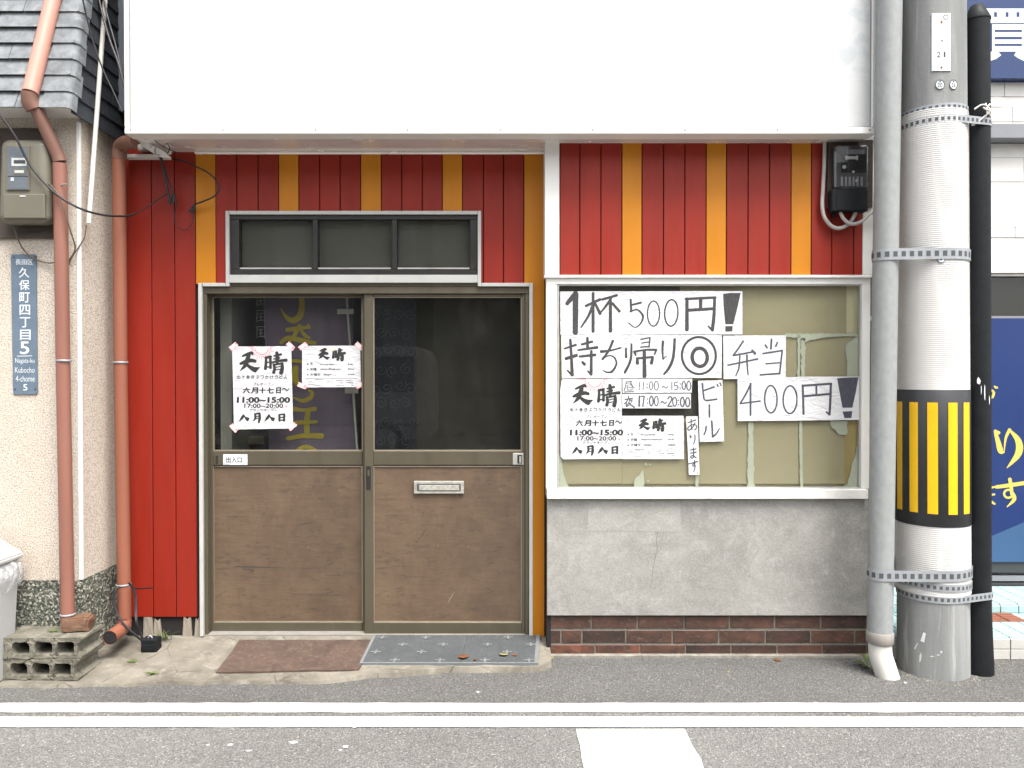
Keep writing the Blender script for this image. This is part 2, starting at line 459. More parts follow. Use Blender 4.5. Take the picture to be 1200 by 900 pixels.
def m_pole():
    t = NT('pole_concrete')
    a = t.ramp(t.noise((9, 9, .8), 7, .62, .3), .34, .68)
    c = t.mix(a, (.145, .15, .147, 1), (.255, .256, .248, 1))
    b = t.ramp(t.noise((22, 22, 1.4), 6, .7, .3), .58, .70, 0, .75)
    c = t.mix(b, c, (.33, .335, .33, 1))
    d = t.ramp(t.noise((30, 30, 90), 5, .7), .56, .72, 0, .35)
    c = t.mix(d, c, (.13, .135, .135, 1))
    p = t.ramp(t.voronoi(60), .0, .12, .5, 0)
    c = t.mix(p, c, (.12, .12, .115, 1))
    return t.bsdf(c, .85, 0, .25, t.bump(t.noise(80, 5, .7), .3, .005))
def m_wall(name, k):
    t = NT(name)
    a = t.ramp(t.noise((4, 4, 5), 9, .68, .6), .36, .64)
    c = t.mix(a, sc((.185, .18, .165), k), sc((.275, .268, .246), k))
    b = t.ramp(t.noise((17, 17, 15), 9, .75, .7), .52, .68, 0, .6)
    c = t.mix(b, c, sc((.36, .352, .33), k))
    d = t.ramp(t.noise((7, 7, 22), 8, .74, .4), .54, .70, 0, .4)
    c = t.mix(d, c, sc((.15, .145, .132), k))
    f = t.ramp(t.noise(150, 4, .65), .40, .62)
    c = t.mix(.28, c, t.mix(f, sc((.16, .155, .14), k), sc((.33, .32, .295), k)))
    p = t.ramp(t.voronoi(11), .0, .03, .8, 0)
    c = t.mix(p, c, sc((.48, .47, .44), k))
    return t.bsdf(c, .9, 0, .25, t.bump(t.noise(80, 6, .7), .35, .006))
M['concrete'] = m_wall('wall_render', 1.03)
M['concrete_patch'] = m_wall('wall_render_patch', 1.14)
M['apron'] = m_concrete('apron_concrete', (.215, .196, .16, 1), (.085, .076, .06, 1), (.33, .305, .25, 1), .95, 1.6, True)
M['pole'] = m_pole()
M['block'] = m_concrete('block_concrete', (.19, .175, .14, 1), (.07, .066, .05, 1), (.30, .285, .235, 1), .98, 6)
def m_panel():
    t = NT('scuffed_brown_panel')
    g = t.ramp(t.noise((6, 6, 70), 6, .65), .3, .7)
    c = t.mix(g, (.108, .071, .044, 1), (.134, .091, .057, 1))
    big = t.ramp(t.noise((2.6, 2.6, 1.9), 7, .66, .5), .36, .64)
    c = t.mix(big, t.mix(1.0, c, (.60, .58, .60, 1), 'MULTIPLY'), c)
    s = t.ramp(t.noise((9, 9, 38), 7, .72, .8), .545, .66, 0, .55)
    c = t.mix(s, c, (.040, .029, .023, 1))
    s3 = t.ramp(t.noise((26, 26, 70), 5, .7, 1.0), .60, .68, 0, .6)
    c = t.mix(s3, c, (.034, .025, .02, 1))
    s2 = t.ramp(t.noise((24, 24, 9), 6, .75, 1.5), .58, .70, 0, .5)
    c = t.mix(s2, c, (.042, .031, .026, 1))
    w = t.ramp(t.noise((30, 30, 60), 5, .7, .6), .62, .72, 0, .35)
    c = t.mix(w, c, (.20, .16, .12, 1))
    p = t.ramp(t.voronoi(14), .0, .05, 1, 0)
    p = t.math('MULTIPLY', p, t.ramp(t.noise(5, 2), .56, .6))
    c = t.mix(p, c, (.5, .46, .4, 1))
    return t.bsdf(c, .5, 0, .4, t.bump(t.noise((10, 10, 120), 4), .05, .002))
M['panel'] = m_panel()
def m_brick(name, c0, c1, dark):
    t = NT(name)
    oi = t.n.new("ShaderNodeTexCoord")
    a = t.ramp(t.noise((9, 9, 14), 6, .65), .38, .62)
    c = t.mix(a, c0, c1)
    d = t.ramp(t.noise((11, 11, 24), 8, .74, .6), .50, .66, 0, .75)
    c = t.mix(d, c, dark)
    e = t.ramp(t.noise((45, 45, 80), 5, .7), .58, .70, 0, .5)
    c = t.mix(e, c, (.19, .15, .12, 1))
    return t.bsdf(c, .5, 0, .4, t.bump(t.noise(60, 5, .7), .3, .006))
M['brick'] = m_brick('brown_brick', (.046, .025, .018, 1), (.085, .040, .027, 1), (.026, .018, .015, 1))
M['brick2'] = m_brick('red_brown_brick', (.050, .026, .019, 1), (.150, .055, .034, 1), (.028, .019, .016, 1))
M['brick3'] = m_brick('dark_brick', (.030, .019, .015, 1), (.060, .029, .022, 1), (.018, .014, .012, 1))
M['brokenbrick'] = m_brick('broken_brick_clay', (.10, .065, .040, 1), (.19, .09, .055, 1), (.06, .045, .03, 1))
M['mortar'] = m_concrete('mortar', (.26, .245, .21, 1), (.13, .12, .10, 1), (.38, .36, .31, 1), .95, 6)
M['brick_mortar'] = m_concrete('brick_mortar', (.165, .152, .125, 1), (.085, .078, .065, 1), (.24, .225, .19, 1), .95, 6)
M['crack'] = paint('hairline_crack', (.10, .095, .085, 1), .9, .2, 40, 0)
M['doormat'] = m_concrete('brown_mat', (.092, .061, .046, 1), (.055, .037, .029, 1), (.17, .14, .11, 1), .95, 4)
M['ramp'] = m_concrete('grey_rubber_ramp', (.072, .078, .08, 1), (.054, .059, .06, 1), (.11, .115, .115, 1), .75, 3)
M['ramp_mark'] = paint('ramp_cross_mark', (0.144, 0.15, 0.15, 1), .7, .2, 50, .4, (.12, .12, .12, 1), 60)
M['tile'] = paint('pale_blue_tile', (0.288, 0.42, 0.4242, 1), .3, .05, 20, .15, (.3, .35, .34, 1), 14)
M['tile_grey'] = paint('pale_grey_tile', (.42, .41, .38, 1), .4, .06, 16, .3, (.25, .24, .2, 1), 14)
M['redtile'] = paint('red_tactile_tile', (0.198, 0.0715, 0.0413, 1), .6, .1, 30, .2)
def m_film():
    t = NT('torn_pale_film')
    v = t.ramp(t.voronoi(230), .15, .4)
    c = t.mix(v, (.30, .31, .235, 1), (.40, .41, .33, 1))
    return t.bsdf(c, .6, 0, .3)
M['film'] = m_film()
def m_glass(name, tint, refl=1.0, dust=(.50, .85, .006, .05)):
    t = NT(name)
    lw = t.n.new("ShaderNodeLayerWeight")
    lw.inputs["Blend"].default_value = .5
    f = t.math('ADD', t.math('MULTIPLY', t.math('POWER', lw.outputs["Facing"], 5.0), .92), .045 * refl)
    tr = t.n.new("ShaderNodeBsdfTransparent")
    tr.inputs[0].default_value = tint
    gl = t.n.new("ShaderNodeBsdfGlossy")
    gl.inputs["Roughness"].default_value = .02
    mx = t.n.new("ShaderNodeMixShader")
    t.l.new(f, mx.inputs[0]); t.l.new(tr.outputs[0], mx.inputs[1]); t.l.new(gl.outputs[0], mx.inputs[2])
    # thin dust and smears lying on the pane
    df = t.n.new("ShaderNodeBsdfDiffuse")
    df.inputs[0].default_value = (.5, .49, .46, 1)
    d = t.ramp(t.noise((5, 5, 2.5), 7, .7, .7), *dust)
    m2 = t.n.new("ShaderNodeMixShader")
    t.l.new(d, m2.inputs[0]); t.l.new(mx.outputs[0], m2.inputs[1]); t.l.new(df.outputs[0], m2.inputs[2])
    t.l.new(m2.outputs[0], t.out.inputs["Surface"])
    return t.m
M['glass'] = m_glass('window_glass', (.93, .945, .93, 1), .7, (.50, .9, .010, .05))
M['glass_door'] = m_glass('door_glass', (.80, .81, .79, 1), .65, (.50, .9, .004, .026))
M['cover'] = m_glass('meter_cover', (.80, .80, .80, 1), 1.6)
def m_bag():
    t = NT('clear_plastic_bag')
    tr = t.n.new("ShaderNodeBsdfTransparent")
    tr.inputs[0].default_value = (.95, .95, .95, 1)
    p = t.n.new("ShaderNodeBsdfPrincipled")
    p.inputs["Base Color"].default_value = (.72, .73, .75, 1)
    p.inputs["Roughness"].default_value = .2
    t.l.new(t.bump(t.noise(14, 3, .5, 1.5), .6, .02), p.inputs["Normal"])
    mx = t.n.new("ShaderNodeMixShader")
    f = t.ramp(t.noise((18, 18, 12), 5, .6, 1.5), .38, .66, .12, .6)
    t.l.new(f, mx.inputs[0]); t.l.new(tr.outputs[0], mx.inputs[1]); t.l.new(p.outputs[0], mx.inputs[2])
    t.l.new(mx.outputs[0], t.out.inputs["Surface"])
    return t.m
M['bag'] = m_bag()

# ------------------------------------------------------------------ lettering helpers
_font = {}
def glyphs(s, bold):
    k = (s, bold)
    if k not in _font:
        c = bpy.data.curves.new('t', 'FONT')
        c.body = s; c.size = 1; c.offset = bold; c.resolution_u = 3
        o = bpy.data.objects.new('t', c)
        C.objects.link(o)
        m = bpy.data.meshes.new_from_object(o.evaluated_get(bpy.context.evaluated_depsgraph_get()))
        vs = [(v.co.x, v.co.y) for v in m.vertices]
        fs = [tuple(p.vertices) for p in m.polygons]
        bpy.data.objects.remove(o); bpy.data.curves.remove(c); bpy.data.meshes.remove(m)
        _font[k] = (vs, fs)
    return _font[k]
class Ink:
    """lettering lying on a sheet: every stroke a hair in front of the one before"""
    def __init__(self, mb, Y, tr=lambda x, y: (x, y), wk=1.0):
        self.mb, self.Y, self.tr, self.k, self.wk = mb, Y, tr, 0, wk
    def _y(self):
        self.k += 1
        return self.Y - .0003 - (self.k % 40) * .000012
    def text(self, s, x0, y0, x1, y1, m=1, bold=0.0, skew=0.0):
        if bold:
            d = bold * (y1 - y0) * .8
            for ax, ay in ((-d, 0), (d, 0), (0, -d * .7), (0, d * .7)):
                self.text(s, x0 + ax, y0 + ay, x1 + ax, y1 + ay, m, 0.0, skew)
            return
        vs, fs = glyphs(s, 0.0)
        ax, bx = min(v[0] for v in vs), max(v[0] for v in vs)
        ay, by = min(v[1] for v in vs), max(v[1] for v in vs)
        Y = self._y()
        out = []
        for x, y in vs:
            u, w = (x - ax) / max(bx - ax, 1e-6), (y - ay) / max(by - ay, 1e-6)
            p = self.tr(x0 + u * (x1 - x0) + skew * (y1 - y0) * w, y1 + w * (y0 - y1))
            out.append(self.mb.bm.verts.new(W(p[0], p[1], Y)))
        for f in fs:
            try: self.mb.bm.faces.new([out[i] for i in f]).material_index = m
            except ValueError: pass
    def poly(self, pts, m=1):
        Y = self._y()
        self.mb.face([W(*self.tr(*p), Y) for p in pts], m)
    def stroke(self, pts, w, m=1, curve=True, cap=True):
        ws = list(w) if isinstance(w, (list, tuple)) else [w] * len(pts)
        P = [Vector((x, y, q * self.wk)) for (x, y), q in zip(pts, ws)]
        if curve: P = smooth_path(P, 5)
        Y = self._y()
        L, R = [], []
        for i, p in enumerate(P):
            d = (P[min(i + 1, len(P) - 1)] - P[max(i - 1, 0)]).xy
            d = d.normalized() if d.length > 1e-6 else Vector((1, 0))
            n = Vector((-d.y, d.x)) * max(p.z, .2) / 2
            L.append(p.xy + n); R.append(p.xy - n)
        V = lambda q: self.mb.bm.verts.new(W(*self.tr(q.x, q.y), Y))
        l, r = [V(q) for q in L], [V(q) for q in R]
        for i in range(len(P) - 1):
            self.mb.bm.faces.new((l[i], l[i + 1], r[i + 1], r[i])).material_index = m
        if cap:
            for i, s in ((0, -1), (len(P) - 1, 1)):
                d = (P[1] - P[0]).xy if i == 0 else (P[-1] - P[-2]).xy
                if d.length < 1e-6: continue
                d = d.normalized() * s
                h = P[i].z / 2 * .7
                mid = P[i].xy + d * h
                n = (L[i] - R[i]) * .28
                self.mb.bm.faces.new((l[i], r[i], V(mid - n), V(mid + n))).material_index = m
    def ring(self, cx, cy, rx, ry, w, m=1, wob=.03, a0=0, a1=360, rot=0):
        n = 28
        pts = []
        for i in range(n + 1):
            a = math.radians(a0 + (a1 - a0) * i / n)
            k = 1 + wob * math.sin(2 * a + 1)
            x, y = rx * k * math.cos(a), ry * k * math.sin(a)
            c, s = math.cos(rot), math.sin(rot)
            pts.append((cx + x * c - y * s, cy + x * s + y * c))
        self.stroke(pts, w, m, curve=False, cap=False)
def zoom(x0, y0, s):
    return lambda x, y: (x0 + x / s, y0 + y / s)

# ------------------------------------------------------------------ ground and road
mb = MB()
mb.face([(-400, -400, 0), (400, -400, 0), (400, 400, 0), (-400, 400, 0)])
finish('road', mb, M['asphalt'], kind='structure', origin=(0, 0, 0))

mb = MB()
mb.face([(-60, -.555, .002), (60, -.555, .002), (60, 4, .002), (-60, 4, .002)])
finish('pavement', mb, M['asphalt_old'], kind='structure', origin=(0, 0, 0))

def road_strip(y0, y1, x0, x1, step=.06, jit=.0022):
    mb = MB()
    n = int((x1 - x0) / step)
    for_prev = None
    a = 0; b = 0
    for i in range(n + 1):
        x = x0 + (x1 - x0) * i / n
        a = a * .6 + random.gauss(0, jit); b = b * .6 + random.gauss(0, jit)
        cur = (mb.bm.verts.new((x, y0 + a, .004)), mb.bm.verts.new((x, y1 + b, .004)))
        if for_prev:
            mb.bm.faces.new((for_prev[0], cur[0], cur[1], for_prev[1]))
        for_prev = cur
    return mb
def gy(py):      # ground depth seen at a picture row
    r = F * FPX + UPV * (450 - py)
    return -DIST + r.y * EYE / -r.z
finish('road_line', road_strip(gy(835.4), gy(824.7), -9, 9, .05, .0012), M['roadpaint'], kind='structure')
finish('road_line', road_strip(gy(852.8), gy(841), -9, 9, .05, .0012), M['roadpaint'], kind='structure')
mb = MB()
x0, x1 = .253, .683
pts = [(x0 + random.gauss(0, .003), gy(855.5) - i * .06) for i in range(40)] + [(x1 + random.gauss(0, .003), gy(855.5) - i * .06) for i in range(39, -1, -1)]
mb.face([(x, y, .0042) for x, y in pts])
finish('crossing_bar', mb, M['roadpaint'], kind='structure')
mb = MB()
for px, py, w, h in ((268, 874, 8, 1.2), (343, 871, 14, 1.6), (404, 876, 8, 2.2), (290, 881, 8, 1), (242, 874, 5, 1), (398, 880, 5, 1), (958, 826, 13, 2.2), (845, 827, 7, 1), (415, 852.5, 9, 1.6), (150, 834, 4, .8), (560, 812, 5, .9), (1063, 801, 4, 1)):
    y0, y1 = gy(py + h), gy(py - h)
    s = FPX / (DIST + (y0 + y1) / 2)
    cx = (px - 600) / s
    n = 9
    mb.face([(cx + w / s / 2 * math.cos(2 * math.pi * k / n) * random.uniform(.6, 1.1), (y0 + y1) / 2 + (y1 - y0) / 2 * math.sin(2 * math.pi * k / n) * random.uniform(.6, 1.1), .0045) for k in range(n)])
finish('road_paint_specks', mb, M['roadpaint'], kind='structure')

# concrete apron before the left half of the shop
mb = MB()
front = [(-2.75, -.34), (-2.35, -.37), (-2.02, -.375), (-1.86, -.355), (-1.72, -.36), (-1.55, -.335), (-1.4, -.342), (-1.2, -.325), (-1.02, -.335), (-.88, -.33), (-.74, -.305), (-.66, -.262), (-.5, -.24), (-.3, -.205), (.0, -.19), (.14, -.2), (.2, -.12), (.2, 0.02)]
def azz(y): return .052 if y > .1 else .052 - (.1 - y) * .085
cols = []
xs = [-2.75 + i * (2.94 / 49) for i in range(50)]
def fy(x):
    for (xa, ya), (xb, yb) in zip(front, front[1:]):
        if xa <= x <= xb and xb > xa: return ya + (yb - ya) * (x - xa) / (xb - xa)
    return front[-1][1]
for x in xs:
    f = fy(x) + random.gauss(0, .006)
    col = []
    for j in range(9):
        y = .19 + (f - .19) * j / 8
        col.append(mb.bm.verts.new((x, y, azz(y) + random.gauss(0, .0012))))
    col.append(mb.bm.verts.new((x, f - .012, -.01)))
    cols.append(col)
for a, b in zip(cols, cols[1:]):
    for j in range(9):
        mb.bm.faces.new((a[j], b[j], b[j + 1], a[j + 1]))
finish('concrete_apron', mb, M['apron'], kind='structure', origin=(-1.3, -.1, 0))

# ------------------------------------------------------------------ the shop
YL, YR, YS = .15, 0.0, -.16           # left wall, right wall, fascia front
XL0, XR1 = -2.07, 1.785
SOF = 2.545
shop = thing('shop_building', 'old two-storey shop front with red and orange vertical boards under a blank white fascia', 'shop building', (0, .15, 0))

# left cladding: vertical boards, every fourth one orange
mb = MB()
R_, O_ = 0, 1
left_boards = [(148.5, 178, R_, 723), (178, 205, R_, 723), (205, 229.5, R_, 723)]
edges = [(229.5, 253.5, O_), (253.5, 278, R_), (278, 303, R_), (303, 327, R_), (327, 350.5, O_), (350.5, 375, R_), (375, 399, R_), (399, 423, R_), (423, 447, O_), (447, 471, R_), (471, 495, R_), (495, 518.5, R_), (518.5, 542, O_), (542, 566.5, R_), (566.5, 590, R_), (590, 614, R_), (614, 638.5, O_)]
def px_x(px, Y): return W(px, 400, Y).x
def px_z(py, Y): return W(600, py, Y).z
g = .0022
for a, b, m, bot in left_boards:
    mb.box(px_x(a, YL) + g, px_x(b, YL) - g, YL, YL + .014, px_z(bot, YL), SOF + .03, m, .0018)
for a, b, m in edges:
    segs = []
    cut0, cut1 = 266, 561
    def bottom(px):
        if px < cut0 - 1: return 333
        if px < cut1: return 249
        if px < 622: return 333
        return 747
    xsplit = [a] + [c for c in (cut0, cut1, 622.5) if a < c < b] + [b]
    for i, (p, q) in enumerate(zip(xsplit, xsplit[1:])):
        if q - p < 1.0: continue
        mb.box(px_x(p, YL) + (g if i == 0 else 0), px_x(q, YL) - (g if q == b else 0), YL, YL + .014, px_z(bottom((p + q) / 2), YL), SOF + .03, m, .0018 if len(xsplit) == 2 else 0)
finish('cladding', mb, [M['red'], M['orange']], shop, label='red and orange vertical boards around the sliding door')
# backing wall around door and transom
mb = MB()
YB = YL + .0142
zt = 2.75
def bx(px0, px1, py0, py1, Y0=YB, Y1=YB + .13, m=0):
    mb.box(px_x(px0, Y0), px_x(px1, Y0), Y0, Y1, px_z(py1, Y0) if py1 is not None else .02, px_z(py0, Y0) if py0 is not None else zt, m)
bx(147.2, 235, None, 744); bx(623.5, 641, None, 757); bx(235, 266, None, 334); bx(562, 623.5, None, 334); bx(266, 562, None, 250)
finish('backing_wall', mb, M['gap'], shop)
# cut in the first board, splinters of sill timber below
mb = MB()
for px0, px1, top in ((168, 180, 722), (180, 190, 725), (214, 225, 722), (228, 235, 724)):
    a, b, c, d = RX(px0, top, px1, 747, YL + .008)
    pts = [(a, YL + .002, c - .01), (b, YL + .004, c - .01), (b - random.uniform(0, .012), YL + .004, d), ((a + b) / 2, YL, d - random.uniform(0, .02)), (a + random.uniform(0, .01), YL + .002, d)]
    mb = MB()
    mb.prism(pts, (0, .010, 0))
    finish('sill_timber', mb, M['wood'], shop)
mb = MB()
mb.pprism([(156, 689.2), (180, 688.2), (180, 689.4), (156, 690.6)], YL - .0012, .0016)
finish('board_split', mb, M['gap'], shop)
# white trims round the stepped opening
mb = MB()
T = 4.2
Yt0, Yt1 = YL - .012, YL + .03
def tr_(x0, y0, x1, y1): mb.pbox(x0, y0, x1, y1, Yt0, Yt1, 0, .0015)
tr_(233, 331.5, 233 + T, 746); tr_(233 + T + .2, 331.5, 264, 335.5); tr_(264.2, 247, 268.2, 335.5); tr_(268.4, 247, 559.6, 251)
tr_(559.8, 247, 563.8, 335.5); tr_(564, 331.5, 620, 335.5); tr_(620.2, 331.5, 624.4, 746)
tr_(268.4, 322, 559.6, 331.3)
finish('white_trim', mb, M['trim'], shop)

# transom window of three panes
mb = MB()
Yf = YL + .004
def fr(x0, y0, x1, y1, Y0=Yf, Y1=Yf + .05, b=.0015): mb.pbox(x0, y0, x1, y1, Y0, Y1, 0, b)
fr(268.4, 251.2, 559.6, 257); fr(268.4, 315.5, 559.6, 322); fr(268.4, 257.2, 280, 315.3); fr(551, 257.2, 559.6, 315.3); fr(366.5, 257.2, 372, 315.3); fr(459.5, 257.2, 465, 315.3)
tw = finish('transom_window', mb, M['bronze_dark'], shop)
for a, b in ((280, 366.5), (372, 459.5), (465, 551)):
    mb = MB(); mb.pbox(a, 257, b, 315.5, Yf + .02, Yf + .023)
    finish('pane', mb, M['glass_door'], tw)
mb = MB(); mb.pbox(270, 252, 558, 321, Yf + .052, Yf + .058)
finish('backing_sheet', mb, M['transom_film'], tw)
mb = MB()
for a, b in ((281, 365), (373, 458), (466, 550)): mb.pbox(a, 313.6, b, 315.2, Yf + .002, Yf + .018)
finish('bead', mb, M['alu'], tw)

# door frame and the two sliding doors
mb = MB()
Yd = YL + .006
def df(x0, y0, x1, y1, Y0=Yd, Y1=Yd + .11): mb.pbox(x0, y0, x1, y1, Y0, Y1, 0, .0018)
df(237.4, 335.7, 620, 344); df(268, 331.6, 560, 335.5); df(237.4, 344.2, 243, 744); df(615.5, 344.2, 620, 744)
finish('door_frame', mb, M['bronze'], shop)
mb = MB(); mb.pbox(237.4, 743.5, 620, 748.5, Yd + .0, Yd + .12, 0, .001)
finish('threshold', mb, M['rubber'], shop)

def door(x0, xs0, xs1, x1, Y, mirror):
    """stiles x0..xs0 and xs1..x1"""
    mb = MB()
    b = .002
    th = .028
    mb.pbox(x0, 344.5, xs0, 743, Y, Y + th, 0, b); mb.pbox(xs1, 344.5, x1, 743, Y, Y + th, 0, b)
    mb.pbox(xs0 + .1, 344.5, xs1 - .1, 348, Y + .002, Y + th - .002, 0, b)
    mb.pbox(xs0 + .1, 528.5, xs1 - .1, 545, Y + .001, Y + th - .002, 0, b)
    mb.pbox(xs0 + .1, 729.5, xs1 - .1, 743, Y + .001, Y + th - .002, 0, b)
    d = finish('sliding_door', mb, M['bronze'], shop)
    mb = MB(); mb.pbox(xs0 - 1, 347, xs1 + 1, 529, Y + .012, Y + .015)
    finish('glass_pane', mb, M['glass_door'], d)
    mb = MB(); mb.pbox(xs0 - 1, 544, xs1 + 1, 730, Y + .012, Y + .018)
    mb.recalc = False
    bmesh.ops.recalc_face_normals(mb.bm, faces=mb.bm.faces)
    ik = Ink(mb, Y + .012)
    if not mirror:      # long scrapes and knocks in the board
        for p, w in (([(276, 664), (296, 664.5), (330, 665.5), (402, 666)], [1.2, 2.6, .8, .5]), ([(284, 667), (297, 668), (292, 671)], [1, 2.4, 1]), ([(351, 616), (358, 613.5), (366, 613)], [.6, 2, .8]), ([(379, 611), (375, 620), (372, 627)], [.3, .8, .3]), ([(360, 630), (368, 628), (380, 632)], [.5, .9, .4]), ([(306, 650), (316, 650.5)], [.6, .9]), ([(340, 697), (372, 697), (410, 699)], [.5, .8, .4]), ([(382, 674), (404, 675)], [.5, .9])):
            ik.stroke(p, w, 1)
    else:
        for p, w in (([(489, 633), (494, 628), (499, 620)], [.4, 1.1, .7]), ([(515, 594), (530, 595)], [.6, .8]), ([(548, 622), (565, 621)], [.5, .8])):
            ik.stroke(p, w, 1)
        ik.stroke([(525, 706), (528, 701), (532, 694)], [.3, .8, .3], 2)
    finish('kick_panel', mb, [M['panel'], M['scuff'], M['wood']], d)
    for y0, y1 in ((347.8, 528.4), (546.0, 729.4)):      # thin light gasket round glass and panel
        mb = MB(); mb.frame(xs0, y0, xs1, y1, 1.2, Y + .006, Y + .0119)
        finish('gasket', mb, M['gasket'], d)
    return d
dl = door(243.2, 249.5, 425, 433, YL + .058, False)
dr = door(427, 437.5, 611.5, 615.4, YL + .018, True)
# pulls, lock, mail slot, entrance sticker
def pull(x0, y0, x1, y1, Y, par, light):
    mb = MB()
    mb.pbox(x0, y0, x1, y1, Y - .002, Y + .004, 0, .001)
    xm = (x0 + x1) / 2
    mb.pbox(x0 + (x1 - x0) * .42, y0 + 2.2, x1 - 1.6, y1 - 1.2, Y - .0026, Y - .0019, 1)
    mb.pbox(x0 + (x1 - x0) * .60, y0 + 3.6, x1 - 2.6, y1 - 2.2, Y - .0034, Y - .0025, 0)
    finish('finger_pull', mb, [M['alu'] if light else M['bronze'], M['bronze_dark']], par)
pull(601, 531, 613.5, 544.5, YL + .018, dr, True)
pull(249.8, 532, 257, 545, YL + .058, dl, False)
mb = MB(); mb.pbox(429, 546, 434.5, 574, YL + .0155, YL + .02, 0, .001); mb.pbox(430.6, 551, 433, 558, YL + .0135, YL + .0158, 1, .0005)
finish('door_lock', mb, [M['bronze_dark'], M['bronze']], dr)
mb = MB()
Ym = YL + .018
mb.pbox(485, 564, 543.5, 578.5, Ym - .004, Ym + .012, 0, .0015); mb.pbox(488.5, 566.8, 540, 575.6, Ym - .0046, Ym - .0038, 1); mb.pbox(491, 568.5, 538, 574.8, Ym - .0075, Ym - .0045, 0, .0012)
finish('mail_slot', mb, [M['slot_metal'], M['hole']], dr)
mb = MB()
Yk = YL + .058
mb.pbox(261.5, 532.3, 290, 544.8, Yk - .0008, Yk)
ink = Ink(mb, Yk - .0008)
ink.text('出入口', 265, 535.6, 283.5, 542.2, 1, .03)
finish('entrance_sticker', mb, [M['paper'], M['print']], dl)

# right cladding over the window
mb = MB()
rb = [(655.8, 679.3, R_), (679.3, 704, R_), (704, 728.6, R_), (728.6, 752, O_), (752, 777.2, R_), (777.2, 802.2, R_), (802.2, 827.2, R_), (827.2, 850.8, O_), (850.8, 876.2, R_), (876.2, 901.2, R_), (901.2, 926.6, R_), (926.6, 950.2, O_), (950.2, 974.5, R_), (974.5, 1000, R_), (1000, 1011.3, R_)]
for a, b, m in rb:
    mb.box(px_x(a, YR) + g, px_x(b, YR) - g, YR, YR + .014, px_z(323, YR), SOF + .03, m, .0018)
finish('cladding', mb, [M['red'], M['orange']], shop, label='red and orange vertical boards above the papered window')
mb = MB()
mb.box(px_x(641, YR), XR1 - .005, .0142, .16, px_z(326, YR), 2.75, 0)
mb.box(px_x(641, YR), px_x(646, YR), .0142, .30, .02, px_z(326, YR), 0)
mb.box(px_x(1017, YR), XR1 - .005, .03, .30, .02, px_z(326, YR), 0)
finish('backing_wall', mb, M['gap'], shop)
mb = MB()
mb.pbox(638.5, 150, 655.5, 322, YR - .012, YR + .16, 0, .002)
mb.pbox(1011.6, 150, 1023.5, 322, YR - .008, YR + .05, 0, .002)
mb.pbox(638, 322.2, 1021.5, 325.2, YR - .02, YR + .05, 0, .001)
finish('white_trim', mb, M['white'], shop)

# shop window
mb = MB()
Yw = YR - .006
def wf(x0, y0, x1, y1, Y0=Yw, Y1=Yw + .075, b=.002): mb.pbox(x0, y0, x1, y1, Y0, Y1, 0, b)
wf(640, 325.5, 1020, 333); wf(640, 333.2, 652.5, 573); wf(1010, 333.2, 1019.5, 573)
win = finish('shop_window', mb, M['white'], shop)
mb = MB()
mb.pbox(652.8, 333.3, 655, 573, Yw + .006, Yw + .06); mb.pbox(1007.5, 333.3, 1009.8, 573, Yw + .006, Yw + .06); mb.pbox(655.2, 571, 1007.3, 573.6, Yw + .006, Yw + .06); mb.pbox(655.2, 333.3, 1007.3, 334.6, Yw + .006, Yw + .06)
finish('inner_frame', mb, M['alu'], win)
mb = MB(); mb.pbox(641, 573.8, 1018, 585, YR - .03, YR + .12, 0, .003)
finish('sill', mb, M['white_worn'], win)
YG = Yw + .016
mb = MB(); mb.pbox(654, 334, 1008.5, 572, YG, YG + .004)
finish('glass_pane', mb, M['glass'], win)
# boards leaning inside against the glass, and dark sheets standing in for shade
mb = MB()
YC = YG + .012
for x0, y0, x1, y1, dy, m in ((650, 342, 797, 445, .0, 0), (797, 330, 992, 394, .012, 0), (797, 392, 1012, 446, .0, 0), (650, 445.2, 729, 567, .0, 0), (729.2, 490, 819, 567, .001, 0), (819.2, 446.2, 936, 567, .0, 0), (936.2, 446.2, 990, 567, .002, 0), (990.2, 446.2, 1014, 575, .001, 1)):
    mb.pbox(x0, y0, x1, y1, YC + dy, YC + dy + .004, m)
mb.pprism([(992, 330), (1018, 326), (1018, 394), (992, 394)], YC + .012, .004, 2)
mb.pbox(645, 567.2, 1016, 580, YC + .012, YC + .016, 0)
mb.pbox(645, 328, 797, 341.8, YC + .02, YC + .024, 3)  # dark strip painting the shadow of the window head
mb.pbox(723, 440, 825, 494, YC + .022, YC + .026, 4)  # dark sheet standing in for the unlit room behind the gap
finish('inside_boards', mb, [M['cardboard'], M['cardboard2'], M['cream'], M['bronze'], M['gap_shade']], win)
